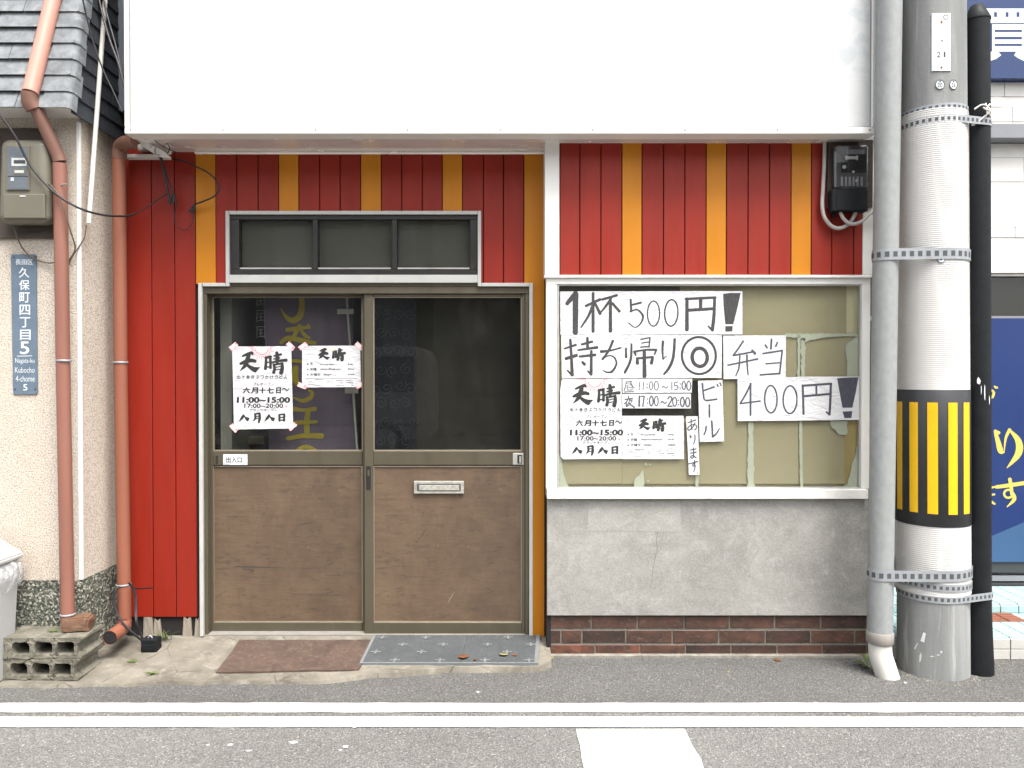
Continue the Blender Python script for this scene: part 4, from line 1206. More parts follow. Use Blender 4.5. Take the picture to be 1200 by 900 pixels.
defs = [
    ([(656.5, 341.5), (728.6, 341.3), (728.4, 392.3), (656.8, 392.3)], d_hai, 'white sheet with thick brushed 1杯, top left of the shop window', 0),
    ([(728, 341.4), (797.4, 341.2), (797.2, 391.8), (728.4, 392)], d_500, 'white sheet with thin 500 between the 1杯 sheet and the 円! sheet', 1),
    ([(796.4, 341), (870, 341.2), (870, 391.8), (796.6, 391.8)], d_yen, 'white sheet with thick 円 and wedge exclamation mark right after the 500', 0),
    ([(657.6, 392.6), (729, 392.6), (728.6, 443), (658.4, 443.4)], d_mochi, 'white sheet with bold 持ち under the 1杯 sheet', 2),
    ([(728.4, 392.4), (795.6, 392.4), (794, 443.2), (728.8, 443.2)], d_kaeri, 'white sheet with bold 帰り beside the double circle', 3),
    ([(794.2, 392.6), (846, 392.4), (845.6, 442.8), (793.4, 443)], d_ring, 'white sheet with a bold double circle', 2),
    ([(847.5, 393.2), (921, 393), (920.6, 443.4), (848, 444.2)], d_bento, 'white sheet with thin blue-black 弁当', 1),
    ([(864.3, 442.6), (936, 441.8), (935.6, 493), (864.6, 493.4)], d_400, 'white sheet with thin blue-black 400', 2),
    ([(934.6, 441.4), (1008.2, 441.2), (1008.2, 492), (934.8, 492.8)], d_yen2, 'white sheet with thin 円 and wedge exclamation mark right after the 400', 3),
    ([(729.4, 444), (811.2, 443.8), (810.6, 460), (729.6, 460.6)], d_hiru, 'narrow paper strip with faint 昼 11:00~15:00', 1),
    ([(729, 461.6), (809.6, 461.2), (809.6, 478.6), (729.2, 478.4)], d_yoru, 'narrow paper strip with grey 夜 17:00~20:00', 2),
    ([(818, 446.2), (846.6, 445.6), (848.6, 517.2), (820, 518)], d_beer, 'tall narrow sheet with ビール written downwards', 1),
    ([(804, 488), (817.6, 487.6), (819.8, 556.2), (807.4, 556.6)], d_ari, 'slim tilted strip with あります written downwards', 3),
]
for c, d, lab, lev in defs:
    sheet('paper_sign', c, YW - lev * .0009, HM, d, lab, 'paper sign', GRP)
sheet('poster', [(658.4, 444.4), (728.4, 443.6), (728.8, 537.6), (660, 538.2), (657, 534.6), (656.4, 458)], YW - .0004, PM, draw_poster(391.5 - 1.2, 38.2), 'tall opening-day poster in the shop window, without tape', 'poster')
sheet('menu_sheet', [(728.9, 487.2), (801.2, 487.2), (801.4, 538), (729.4, 538)], YW - .0004, PM, draw_menu(375.5, 82.5, True), 'small landscape menu sheet in the shop window below the opening hours', 'menu sheet')

# ------------------------------------------------------------------ house on the left
YH = -.15
XH = px_x(94, YH)
lb = thing('neighbour_house', 'roughcast cream house with grey slate mansard roof and pebbled plinth, left of the shop', 'house', (-3, .8, 0))
zp = px_z(680, YH)
mb = MB()
mb.box(-6, XH, YH, 5, zp + .001, 2.78)
finish('stucco_wall', mb, M['stucco'], lb)
mb = MB(); mb.box(-6.0, XH + .004, YH - .006, 5, -.02, zp)
finish('plinth', mb, M['terrazzo'], lb)
mb = MB(); mb.box(XH - .012, XH + .006, YH - .004, YH + .01, zp + .002, 2.6, 0, .002)
finish('corner_bead', mb, M['white'], lb)
mb = MB(); mb.box(-5.9, XH + .03, -.29, YH - .0005, 2.618, 2.64)
finish('eaves_soffit', mb, M['white'], lb)
# mansard roof of lapped slates
mb = MB()
Ze = 2.615
def yfr(z): return -.305 + (z - Ze) * .235
XS = XH + .028
rowh = .081
mb.prism([(-6, -.26, Ze + .02), (XS - .012, -.26, Ze + .02), (XS - .012, .6, Ze + .02), (-6, .6, Ze + .02)], (0, .32, 1.38), 2)
for r in range(17):
    z0, z1 = Ze + r * rowh, Ze + (r + 1) * rowh + .02
    x = XS - .0 - random.uniform(.10, .22) if r % 2 else XS - random.uniform(.18, .3)
    xr = XS + .004
    while xr > -6:
        xl = max(xr - random.uniform(.16, .26), -6) if xr < XS else x
        t = random.uniform(0, .003)
        f = [(xl + .0015, yfr(z0) - .006 - t, z0), (xr - .0015, yfr(z0) - .006 - t, z0), (xr - .0015, yfr(z1) + .012, z1), (xl + .0015, yfr(z1) + .012, z1)]
        mb.prism(f, (0, .008, .001), 0)
        xr = xl
    # side slates
    zo = .012
    ya = yfr(z0) + .036
    first = True
    while ya < .62:
        yb_ = ya + (random.uniform(.09, .2) if first else random.uniform(.15, .21))
        first = False
        f = [(XS + .010, ya + .0015, z0 - zo), (XS + .010, yb_ - .0015, z0 - zo), (XS + .001, yb_ - .0015 + .012, z1 - zo), (XS + .001, ya + .0015 + .016, z1 - zo)]
        mb.prism(f, (-.008, 0, .0008), 1)
        ya = yb_
for r in range(17):
    z0, z1 = Ze + r * rowh - .002, Ze + (r + 1) * rowh + .022
    w = random.uniform(.10, .15)
    sd = random.uniform(.05, .085)
    rings = []
    for z, q in ((z0, .012), (z1, -.004)):
        yf = yfr(z)
        q *= .6
        ex, ey, rr = XS + .014 + q * .4, yf - q - .002, .030
        pl = [(XS - w, yf - q), (ex - rr - .02, ey)] + [(ex - rr + rr * math.sin(math.pi / 2 * k / 6), ey + rr - rr * math.cos(math.pi / 2 * k / 6)) for k in range(7)] + [(ex, yf + sd)]
        rings.append([mb.bm.verts.new((x, y, z - (.004 if k == 9 else 0))) for k, (x, y) in enumerate(pl)])
    rings.append([mb.bm.verts.new(v.co + Vector((-.006, .007, 0))) for v in rings[0]])
    lip = [mb.bm.verts.new(v.co) for v in rings[0]]
    for k in range(9):
        f = mb.bm.faces.new((rings[0][k], rings[0][k + 1], rings[1][k + 1], rings[1][k])); f.smooth = True
        mb.bm.faces.new((rings[2][k], rings[2][k + 1], lip[k + 1], lip[k]))
finish('roof', mb, [M['slate'], M['slate_dark'], M['gap']], lb)

# white conduit on the side wall
cd = thing('conduit', 'thin white conduit leaning up the side of the roughcast house', 'conduit', W(103, 258, -.105))
mb = MB()
mb.tube([W(104, 262, -.14), W(107.5, 215, -.12), W(124, -10, .0), W(128, -60, .03)], .011, 0, 10)
finish('tube', mb, M['pvc'], cd)

# down pipes
def band(mb, cx, cy, z, r, h=.010):
    mb.lathe(cx, cy, [(r, z), (r + .003, z + .001), (r + .003, z + h - .001), (r, z + h)], 0, 20, cap=False)
Yp = -.215
dp = thing('downpipe', 'terracotta downpipe with a diagonal offset on the front of the roughcast house', 'downpipe', W(79, 730, Yp))
mb = MB()
pa, pb, pc, pd = W(68, 196, Yp), W(35, 118, Yp - .09), W(36, 108, Yp - .105), W(63, -8, Yp + .03)
lo_ = W(79.5, 726, Yp)
mb.tube([lo_, W(74.5, 460, Yp), W(70.5, 205, Yp), W(70.2, 192, Yp)], .0305, 0, 20)
finish('tube', mb, M['terra'], dp)
mb = MB(); mb.tube([W(70.2, 190, Yp - .002), W(67, 180, Yp - .006), W(44, 130, Yp - .07), W(36, 116, Yp - .088)], .0295, 0, 18)
finish('offset_tube', mb, M['terra_dark'], dp)
mb = MB(); mb.tube([W(40, 128, Yp - .082), W(34.5, 119, Yp - .095), W(34.8, 108, Yp - .1)], .0345, 0, 18)
finish('elbow', mb, M['terra_dark'], dp)
mb = MB(); mb.tube([W(35.5, 109, Yp - .102), W(50, 50, Yp - .04), W(64, -8, Yp + .02)], .034, 0, 18)
finish('upper_tube', mb, M['terra_pink'], dp, label='sun-faded pink upper length')
for py in (424, 721):
    mb = MB()
    p = W(75 if py < 500 else 79.6, py, Yp)
    band(mb, p.x, p.y, p.z, .0312)
    finish('bracket', mb, M['strap'], dp)
mb = MB()
p = W(71, 218, Yp); mb.tube([p + Vector((-.05, .0, 0)), p + Vector((.05, -.036, .0))], .003, 0, 6)
finish('bracket', mb, M['strap'], dp)

Yq = .06
dp2 = thing('downpipe', 'terracotta downpipe beside the red boards, with a cut open foot', 'downpipe', W(143, 745, Yq))
mb = MB()
mb.tube(smooth_path([W(160, 166.5, YS + .14), W(149, 167, YS + .17), W(141.5, 172, Yq - .01), W(139.5, 186, Yq)], 5), .0345, 0, 20)
finish('elbow', mb, M['terra_dark'], dp2)
mb = MB(); mb.tube([W(139.3, 182, Yq), W(141.5, 450, Yq), W(146, 728, Yq), W(146, 736, Yq)], .0325, 0, 20)
finish('tube', mb, M['terra_orange'], dp2)
mb = MB()
foot = [W(146, 727, Yq - .005), W(145, 735, Yq - .02), W(138, 741, Yq - .12), W(128.5, 747.5, Yq - .20)]
mb.tube(foot, .0335, 0, 20, cap=False)
mb.tube([foot[3] + (foot[2] - foot[3]) * .02, foot[3] + (foot[2] - foot[3]) * .5, foot[2]], .030, 1, 20, cap=True)
mb.recalc = False
bmesh.ops.recalc_face_normals(mb.bm, faces=mb.bm.faces)
finish('foot_elbow', mb, [M['terra_orange'], M['gap']], dp2)
for px, py in ((141.3, 426), (144.8, 686)):
    mb = MB()
    p = W(px, py, Yq); band(mb, p.x, p.y, p.z, .0334)
    finish('bracket', mb, M['strap'], dp2)

# left meter on its board
mt = thing('electricity_meter', 'rounded grey metal meter box on dark board under the slate eaves', 'meter', W(28, 278, YH))
mb = MB(); mb.pbox(-40, 150, 62, 279, YH - .018, YH - .001, 0, .002)
finish('backboard', mb, M['board'], mt)
mb = MB()
t = bmesh.new(); bmesh.ops.create_cube(t, size=1)
a, b, c_, d_ = RX(-3, 162, 57.5, 262, YH - .10)
for v in t.verts:
    fx = .93 if v.co.z > 0 else 1.0
    v.co = Vector(((a + b) / 2 + v.co.x * (b - a) * fx, YH - .0185 - (.5 - v.co.y) * (.088 if v.co.z > 0 else .096), c_ + (v.co.z + .5) * (d_ - c_)))
bmesh.ops.bevel(t, geom=[e for e in t.edges], offset=.040, segments=6, affect='EDGES', profile=.5)
mb.join(t, 0)
finish('casing', mb, M['meter'], mt, smooth=True)
mb = MB()
Yv = YH - .118
mb.pbox(7, 170.5, 34, 223, Yv, Yv + .03, 2, .002); mb.pbox(9, 172.5, 32.5, 221.5, Yv - .0015, Yv + .001, 0, .0005); mb.pbox(13.5, 185, 31, 194.5, Yv - .0028, Yv - .001, 1); mb.pbox(16, 187.5, 29.5, 191.5, Yv - .0036, Yv - .0027, 3)
mb.pbox(15, 197.5, 30, 204.5, Yv - .0028, Yv - .001, 2); mb.pbox(17, 199.5, 28, 202.5, Yv - .0036, Yv - .0027, 1); mb.pbox(12.5, 208, 16, 212, Yv - .0028, Yv - .001, 1); mb.pbox(9, 206, 32.5, 206.8, Yv - .0028, Yv - .001, 3)
mb.pbox(3.5, 227, 52, 256, Yv + .0005, Yv + .02, 2, .004); mb.pbox(23, 229, 30, 230.5, Yv - .0012, Yv + .002, 1)
finish('dial_window', mb, [M['meter_face'], M['meter_tag'], M['meter'], M['darkmetal']], mt)

# address plate
ap = MB()
Ya = YH - .006
ap.pprism([(14.5, 298), (41, 298), (42.6, 300), (44, 460), (42, 462), (16.6, 462), (15.2, 460), (12.8, 300)], Ya, .004, 0)
bmesh.ops.recalc_face_normals(ap.bm, faces=ap.bm.faces); ap.recalc = False
ik = Ink(ap, Ya, zoom(0, 290, 5))
ik.text('長田区', 91, 70, 192, 101, 1, .02)
for i, ch in enumerate('久保町四丁目'):
    y = 117 + i * 73
    ik.text(ch, 111 + i * 1.5, y, 171 + i * 1.5, y + 59, 1, .022)
ik.text('5', 118, 552, 170, 624, 1, .03)
ik.stroke([(100, 637), (188, 635)], 4, 1, False, False)
ik.text('Nagata-ku', 89, 649, 202, 684, 1, .0); ik.text('Kubocho', 88, 702, 203, 734, 1, .0); ik.text('4-chome', 92, 751, 203, 786, 1, .0); ik.text('5', 136, 801, 160, 838, 1, .03)
for x, y in ((88, 832), (207, 832), (82, 58), (205, 58)): ik.ring(x, y, 2, 4, 4, 2, 0)
finish('address_plate', ap, [M['plate'], M['plate_white'], M['gap']], label='narrow blue-grey address plate with white vertical lettering on the roughcast wall', cat='address plate')

# ------------------------------------------------------------------ cables
def cable(pts, r, label, mat='cable', n=7, name='cable', cat='cable', extra=()):
    mb = MB()
    ptube(mb, pts, r, 0, n)
    for q, rr in extra: ptube(mb, q, rr, 0, n)
    return finish(name, mb, M[mat], label=label, cat=cat, smooth=False)
cable([(-12, 118, -.34), (2, 137, -.33), (18, 160, -.31), (33, 190, -.285), (50, 212, -.275), (72, 232, -.262), (98, 246, -.22), (125, 252.5, -.10), (150, 253, .04), (158, 250, .08)], .0052, 'thick black cable sagging across the grey meter and the front downpipe')
cable([(156, 251, .085), (170, 244, .10), (185, 234, .115), (196, 227, .12)], .0028, 'thin dark wire climbing the first red boards to the cable bundle')
cable([(172, 172, .02), (185, 181, .05), (190, 192, .07), (196, 222, .08), (199, 237, .085), (203, 237, .09), (204, 226, .10)], .0055, 'black cable bundle hanging from the white bracket over the red boards', extra=[([(160, 165, .0), (178, 176, .03), (189, 186, .07), (194, 210, .085), (200, 236, .095), (202, 228, .1)], .0048), ([(189, 184, .08), (197, 210, .095), (203, 226, .10)], .004)])
cable([(203, 186.5, .115), (216, 189, .10), (230, 195, .085), (246, 204, .07), (255, 214, .065), (257, 221, .065), (251, 230, .08), (238, 236, .1), (228, 240, .115), (225, 247, .12)], .0042, 'black cable arching over the first orange board', extra=[([(224, 246, .122), (228, 241, .12), (226, 248, .125), (222, 246, .12)], .007)])
cable([(226, 248, .13), (226.5, 258, .128), (220, 268, .126), (213, 269.5, .126), (206, 262, .13), (205, 250, .13), (207, 238, .13), (205, 228, .13)], .0022, 'thin wire loop dangling left of the transom window')
cable([(94, -20, -.24), (98, 4, -.225), (108, 45, -.19), (120, 80, -.17), (134, 110, -.16), (143, 131, -.155)], .0042, 'single black wire crossing in front of the white conduit to the sign corner')
cable([(112, -20, -.02), (118, 8, -.05), (128, 45, -.10), (139, 75, -.14), (146.5, 104, -.155)], .0062, 'paired black wires curving down to the left edge of the white sign', extra=[([(119, -20, -.02), (125, 15, -.05), (136, 55, -.10), (146, 98, -.15)], .005)])
cable([(16, 264, -.2), (20, 278, -.19), (28, 293, -.172), (40, 303, -.166), (56, 308, -.166), (66, 307, -.19)], .0034, 'thin brown cable looping from the meter bottom over the address plate', 'browncable')
cable([(53, 170, -.17), (49, 190, -.20), (51, 205, -.22), (58, 216, -.24), (70, 230, -.262), (77, 252, -.255), (84, 275, -.23), (88, 292, -.17), (80, 306, -.165)], .0032, 'thin brown wire running down in front of the front downpipe', 'browncable', extra=[([(101, 264, -.14), (99, 278, -.145), (92, 290, -.158), (84, 302, -.162), (80, 312, -.162)], .003)])
# bracket with insulators
br = thing('cable_bracket', 'white metal bracket with cable clips under the left end of the sign', 'bracket', W(175, 184, .06))
mb = MB()
mb.pprism([(157, 162), (166, 164), (192, 177), (200, 185), (186, 183.5), (163, 169)], .0, .008)
mb.pbox(146, 180.5, 196, 184.5, .10, .148, 0, .002)
finish('plate', mb, M['white'], br)
for px, py, Y in ((164.5, 172, -.01), (178, 172.5, .01), (197, 172, .0), (198, 178, .04)):
    mb = MB(); p = W(px, py, Y); mb.lathe(p.x, p.y, [(.008, p.z - .012), (.012, p.z - .008), (.012, p.z + .006), (.007, p.z + .012)], 0, 12)
    finish('insulator', mb, M['pvc'], br)
mb = MB()
ptube(mb, [(181, 164, -.05), (190, 171, -.04), (205, 178, -.03), (210, 180, -.03)], .002); ptube(mb, [(182, 173, -.02), (182, 180, .0), (188, 182, .0)], .002); ptube(mb, [(196, 168, -.03), (199, 174, -.03), (196, 180, .0)], .0025)
finish('tie_wire', mb, M['cable'], br)

# ------------------------------------------------------------------ right meter
rm = thing('electricity_meter', 'black meter with clear cover on a brown board beside the galvanised pipe', 'meter', W(995, 250, -.02))
mb = MB(); mb.pbox(970, 163.5, 1023, 243, YR - .022, YR - .0005, 0, .002)
finish('backboard', mb, M['board'], rm)
mb = MB(); mb.pbox(979, 171, 1017, 221, YR - .062, YR - .0225, 0, .006); mb.pbox(986, 181, 1015, 202, YR - .064, YR - .06, 1)
mb.pbox(993, 175, 1013, 180.5, YR - .065, YR - .06, 2)
for k in range(6): mb.pbox(985.5 + k * 4.6, 207, 988 + k * 4.6, 218, YR - .068, YR - .06, 2, .0008)
mb.pbox(992, 183, 1005, 186.5, YR - .0675, YR - .0625, 3, .0008); mb.pbox(1003.5, 182.2, 1005.6, 187.4, YR - .068, YR - .063, 3); mb.pbox(991, 182.2, 993, 187, YR - .068, YR - .063, 3)
p = W(989.5, 195.5, YR - .066); mb.tube([p, p + Vector((0, .006, 0))], .009, 3, 14); p = W(1000.2, 201.2, YR - .066); mb.tube([p, p + Vector((0, .006, 0))], .006, 3, 12); p = W(1004, 211.5, YR - .071); mb.tube([p, p + Vector((0, .006, 0))], .006, 3, 12)
finish('casing', mb, [M['darkmetal'], M['black'], M['greybeam'], M['meter_tag']], rm)
mb = MB(); mb.pbox(978.2, 169.5, 1018, 220.6, YR - .085, YR - .04, 0, .008)
finish('clear_cover', mb, M['cover'], rm)
mb = MB(); mb.pbox(975, 221, 1017.5, 247.5, YR - .075, YR - .0225, 0, .004); mb.pbox(980.5, 222.5, 1015.6, 246, YR - .078, YR - .074, 0, .002); mb.pbox(976, 250, 980, 254, YR - .04, YR - .015, 0)
finish('terminal_cover', mb, M['black'], rm)
cable([(966.5, 160, -.02), (966, 190, -.022), (964.5, 220, -.024), (963.5, 240, -.026), (966, 254, -.03), (974, 264.5, -.032), (983, 267.5, -.032), (993, 263.5, -.034), (1000, 255, -.04), (1003.5, 246, -.045)], .0095, 'grey cable hanging in a U left of the black meter', 'greycable')
cable([(984.5, 246, -.05), (987, 254, -.052), (993, 260.5, -.05), (1001, 262.5, -.05), (1011, 258.5, -.05), (1020, 250, -.05), (1030, 244, -.05)], .0088, 'grey cable curving from the black meter behind the galvanised pipe', 'greycable')

# ------------------------------------------------------------------ utility pole and its neighbours
PXC, PYC = 2.009, -.15
def prad(z): return .1555 - z * .0033
leanp = (-.0085, 0)
pole = thing('utility_pole', 'thick concrete utility pole wrapped in white ribbed sleeve and black-yellow hazard band', 'utility pole', (PXC, PYC, 0))
mb = MB()
mb.lathe(PXC, PYC, [(prad(z), z) for z in (-.05, .2, .4, .8, 1.5, 2.4, 3.2, 5, 9)], 0, 64, leanp)
finish('shaft', mb, M['pole'], pole)
mb = MB()
prof = []
z = .385
while z < 2.615:
    r = prad(z)
    prof += [(r + .0040, z), (r + .0052, z + .002), (r + .0052, z + .0062), (r + .0040, z + .008)]
    z += .0092
mb.lathe(PXC, PYC, [(prad(.385) + .0005, .3845)] + prof + [(prad(2.6) + .0005, z)], 0, 64, leanp, cap=False, smooth=False)
finish('ribbed_sleeve', mb, M['sleeve'], pole)
zb0, zb1 = W(1095, 619, PYC - .165).z, W(1095, 457, PYC - .165).z
mb = MB()
mb.lathe(PXC, PYC, [(prad(zb0) + .006, zb0), (prad(zb0) + .0075, zb0 + .002), (prad(zb1) + .0075, zb1 - .002), (prad(zb1) + .006, zb1)], 0, 64, leanp, cap=False)
finish('hazard_band', mb, M['band'], pole)
zs0, zs1 = W(1095, 603.5, PYC - .165).z, W(1095, 472, PYC - .165).z
# number plate and round tags (bent to the shaft)
def on_pole(px, py, off):
    """point on the shaft surface seen at px,py"""
    r = F * FPX + Vector((px - 600, 0, 0)) + UPV * (450 - py)
    z = 2.8
    for _ in range(4):
        R = prad(z) + off
        cx = PXC + leanp[0] * z
        dx, dy = r.x, r.y
        ox, oy = CP.x - cx, CP.y - PYC
        A, B, Cc = dx * dx + dy * dy, 2 * (ox * dx + oy * dy), ox * ox + oy * oy - R * R
        disc = max(B * B - 4 * A * Cc, 0)
        t = (-B - math.sqrt(disc)) / (2 * A)
        z = CP.z + r.z * t
    return CP + r * t
# yellow strips round the band, each one a part
def pang(px):
    p = on_pole(px, 540, .0092)
    return math.atan2(p.y - PYC, p.x - PXC - leanp[0] * p.z)
spans = [(pang(a), pang(b)) for a, b in ((1065.8, 1075.4), (1086.8, 1099.2), (1111.6, 1122.2), (1129.6, 1136.2))]
hw = .5 * (spans[1][1] - spans[1][0])
step = .5 * (spans[2][0] + spans[2][1]) - .5 * (spans[1][0] + spans[1][1])
mid = .5 * (spans[0][0] + spans[0][1])
k = 1
while k * step < 2 * math.pi - 4.3 * step:
    spans.append((mid - k * step - hw, mid - k * step + hw)); k += 1
for a0, a1 in spans:
    mb = MB()
    n = 4
    R = prad((zs0 + zs1) / 2) + .0092
    pts = [[(PXC + leanp[0] * zz + R * math.cos(a0 + (a1 - a0) * i / n), PYC + R * math.sin(a0 + (a1 - a0) * i / n), zz) for i in range(n + 1)] for zz in (zs0, zs1)]
    va = [[mb.bm.verts.new(p) for p in row] for row in pts]
    vi = [[mb.bm.verts.new(((p[0] - PXC) * .985 + PXC, (p[1] - PYC) * .985 + PYC, p[2])) for p in row] for row in pts]
    for i in range(n):
        mb.bm.faces.new((va[0][i], va[0][i + 1], va[1][i + 1], va[1][i])); mb.bm.faces.new((va[0][i], vi[0][i], vi[0][i + 1], va[0][i + 1])); mb.bm.faces.new((va[1][i], va[1][i + 1], vi[1][i + 1], vi[1][i]))
    mb.bm.faces.new((va[0][0], va[1][0], vi[1][0], vi[0][0])); mb.bm.faces.new((va[0][n], vi[0][n], vi[1][n], va[1][n]))
    finish('yellow_stripe', mb, M['yellow'], pole)
def bent(mb, pts, off0, off1, m=0, nx=6):
    (x0, y0), (x1, y1) = pts
    grid = {}
    for s, off in ((0, off0), (1, off1)):
        for j in (0, 1):
            for i in range(nx + 1):
                grid[s, j, i] = mb.bm.verts.new(on_pole(x0 + (x1 - x0) * i / nx, (y0, y1)[j], off))
    for i in range(nx):
        for q in ((1, 0, i, 1, 0, i + 1, 1, 1, i + 1, 1, 1, i), (0, 0, i, 1, 0, i, 1, 0, i + 1, 0, 0, i + 1), (0, 1, i, 0, 1, i + 1, 1, 1, i + 1, 1, 1, i)):
            mb.bm.faces.new([grid[q[k], q[k + 1], q[k + 2]] for k in (0, 3, 6, 9)]).material_index = m
    for i in (0, nx):
        mb.bm.faces.new([grid[0, 0, i], grid[0, 1, i], grid[1, 1, i], grid[1, 0, i]]).material_index = m
def pole_text(mb, s, x0, y0, x1, y1, off, m, bold=0):
    vs, fs = glyphs(s, 0.0)
    ax, bx_ = min(v[0] for v in vs), max(v[0] for v in vs); ay, by = min(v[1] for v in vs), max(v[1] for v in vs)
    o = [mb.bm.verts.new(on_pole(x0 + (x - ax) / (bx_ - ax) * (x1 - x0), y1 + (y - ay) / (by - ay) * (y0 - y1), off)) for x, y in vs]
    for f in fs: mb.bm.faces.new([o[i] for i in f]).material_index = m
def pole_ring(mb, cx, cy, rx, ry, w, off, m, n=20):
    a = [mb.bm.verts.new(on_pole(cx + rx * math.cos(2 * math.pi * k / n), cy + ry * math.sin(2 * math.pi * k / n), off)) for k in range(n)]
    b = [mb.bm.verts.new(on_pole(cx + (rx - w) * math.cos(2 * math.pi * k / n), cy + (ry - w) * math.sin(2 * math.pi * k / n), off)) for k in range(n)]
    for k in range(n): mb.bm.faces.new((a[k], a[(k + 1) % n], b[(k + 1) % n], b[k])).material_index = m
def pole_disc(mb, cx, cy, rx, ry, off, m, n=16):
    mb.bm.faces.new([mb.bm.verts.new(on_pole(cx + rx * math.cos(2 * math.pi * k / n), cy + ry * math.sin(2 * math.pi * k / n), off)) for k in range(n)]).material_index = m
mb = MB(); mb.recalc = False
bent(mb, ((1091.8, 15.5), (1114, 83)), .0, .004, 0)
pole_ring(mb, 1108.5, 20, 3, 3, .7, .0046, 1); pole_disc(mb, 1103.4, 25.8, 1.3, 1.5, .0046, 2); pole_disc(mb, 1103.4, 79, 1.3, 1.5, .0046, 2)
pole_text(mb, '大', 1101.6, 46, 1106, 49.5, .0046, 1); pole_text(mb, '2', 1098, 60.5, 1102, 67, .0046, 1, .0); pole_text(mb, '1', 1106, 60.5, 1108, 67, .0046, 1, .0)
finish('number_plate', mb, [M['plate_white'], M['print'], M['rust']], pole)
for cx, s, rx in ((1101.6, '20', 5.4), (1117.6, '26', 4.5)):
    mb = MB(); mb.recalc = False
    pole_disc(mb, cx, 99, rx, 5.6, .003, 0); pole_ring(mb, cx, 99, rx, 5.6, .6, .0036, 1); pole_text(mb, s, cx - rx * .55, 96.8, cx + rx * .55, 102.2, .0036, 1, .01); pole_disc(mb, cx, 95.2, .8, .8, .0036, 2)
    finish('round_tag', mb, [M['plate_white'], M['print'], M['gap']], pole)
mb = MB(); mb.recalc = False
pole_disc(mb, 1103, 304, 4.6, 4.2, .0085, 0); pole_ring(mb, 1103, 304, 4.6, 4.2, .7, .009, 1); pole_disc(mb, 1103, 303.6, 1.2, 1.2, .009, 1)
finish('nail_tag', mb, [M['plate_white'], M['darkmetal']], pole)

for pts in ([(1082, 741), (1085, 742), (1083, 753), (1078.5, 751)],):
    mb = MB(); mb.recalc = False
    mb.face([on_pole(x, y, .0012) for x, y in pts])
    finish('paper_scrap', mb, M['plate_white'], pole)
for pts in ([(1077, 776), (1079, 775), (1080.5, 768), (1079, 764), (1077.5, 768)], [(1071, 760), (1072.5, 761), (1076, 754), (1075.3, 752.6)], [(1090, 769), (1101, 766.5), (1101.5, 768), (1091, 770)], [(1102, 763), (1104.4, 763), (1104, 765.5), (1102, 765)]):
    mb = MB(); mb.recalc = False
    mb.face([on_pole(x, y, .0009) for x, y in pts])
    finish('paint_chip', mb, M['pole_chip'], pole)
# galvanised pipe beside it
GYC = -.225
gt = lambda z: 1.717 + z * .0097
gp = thing('conduit_pipe', 'galvanised grey steel pipe strapped beside the concrete pole, with white curved foot', 'pipe', (1.735, GYC, 0))
mb = MB(); zc = W(1035, 752, GYC - .06).z
mb.lathe(gt(0), GYC, [(.0555, zc), (.0555, 1.2), (.0550, 4.6)], 0, 32, (.0097, 0))
finish('steel_tube', mb, M['galv'], gp)
mb = MB(); mb.lathe(gt(0), GYC, [(.057, zc - .025), (.0605, zc - .02), (.0605, zc + .026), (.057, zc + .03)], 0, 32, (.0097, 0))
finish('rubber_coupling', mb, M['rubber'], gp)
mb = MB(); mb.tube(smooth_path([Vector((gt(zc), GYC, zc - .02)), Vector((gt(0) + .004, GYC - .003, zc - .08)), Vector((gt(0) + .017, GYC - .012, .045)), Vector((gt(0) + .034, GYC - .022, -.02))], 5), .0515, 0, 28)
finish('white_foot', mb, M['pvc'], gp)

# black guard pipe
BYC = -.19
bt = lambda z: 2.202 - z * .0093
kp = thing('cable_guard', 'black round cable guard tube with cone cap right of the concrete pole', 'cable guard', (2.218, BYC, 0))
mb = MB(); zk = W(1150, 24, BYC).z
mb.lathe(2.202, BYC, [(.066, -.02), (.064, .05), (.060, .16), (.0555, .3), (.0555, zk)], 0, 28, (-.0093, 0))
finish('guard_tube', mb, M['black'], kp)
mb = MB(); mb.lathe(2.202, BYC, [(.058, zk - .004), (.058, zk + .004), (.028, zk + .066), (.018, zk + .072), (.004, zk + .074)], 0, 28, (-.0093, 0))
finish('cone_cap', mb, M['black'], kp)
mb = MB(); mb.recalc = False
def blk(px, py):
    return W(px, py, BYC - .0568)
for cx, cy, sx, sy in ((1146.8, 446.5, 2.2, 5), (1154, 461, .8, 9), (1159.5, 469, .7, 5), (1150, 457, .6, 6)):
    mb.face([blk(cx + sx * math.cos(a * .9) * random.uniform(.6, 1.2), cy + sy * math.sin(a * .9) * random.uniform(.6, 1.2)) for a in range(7)])
finish('paint_scuff', mb, M['plate_white'], kp)

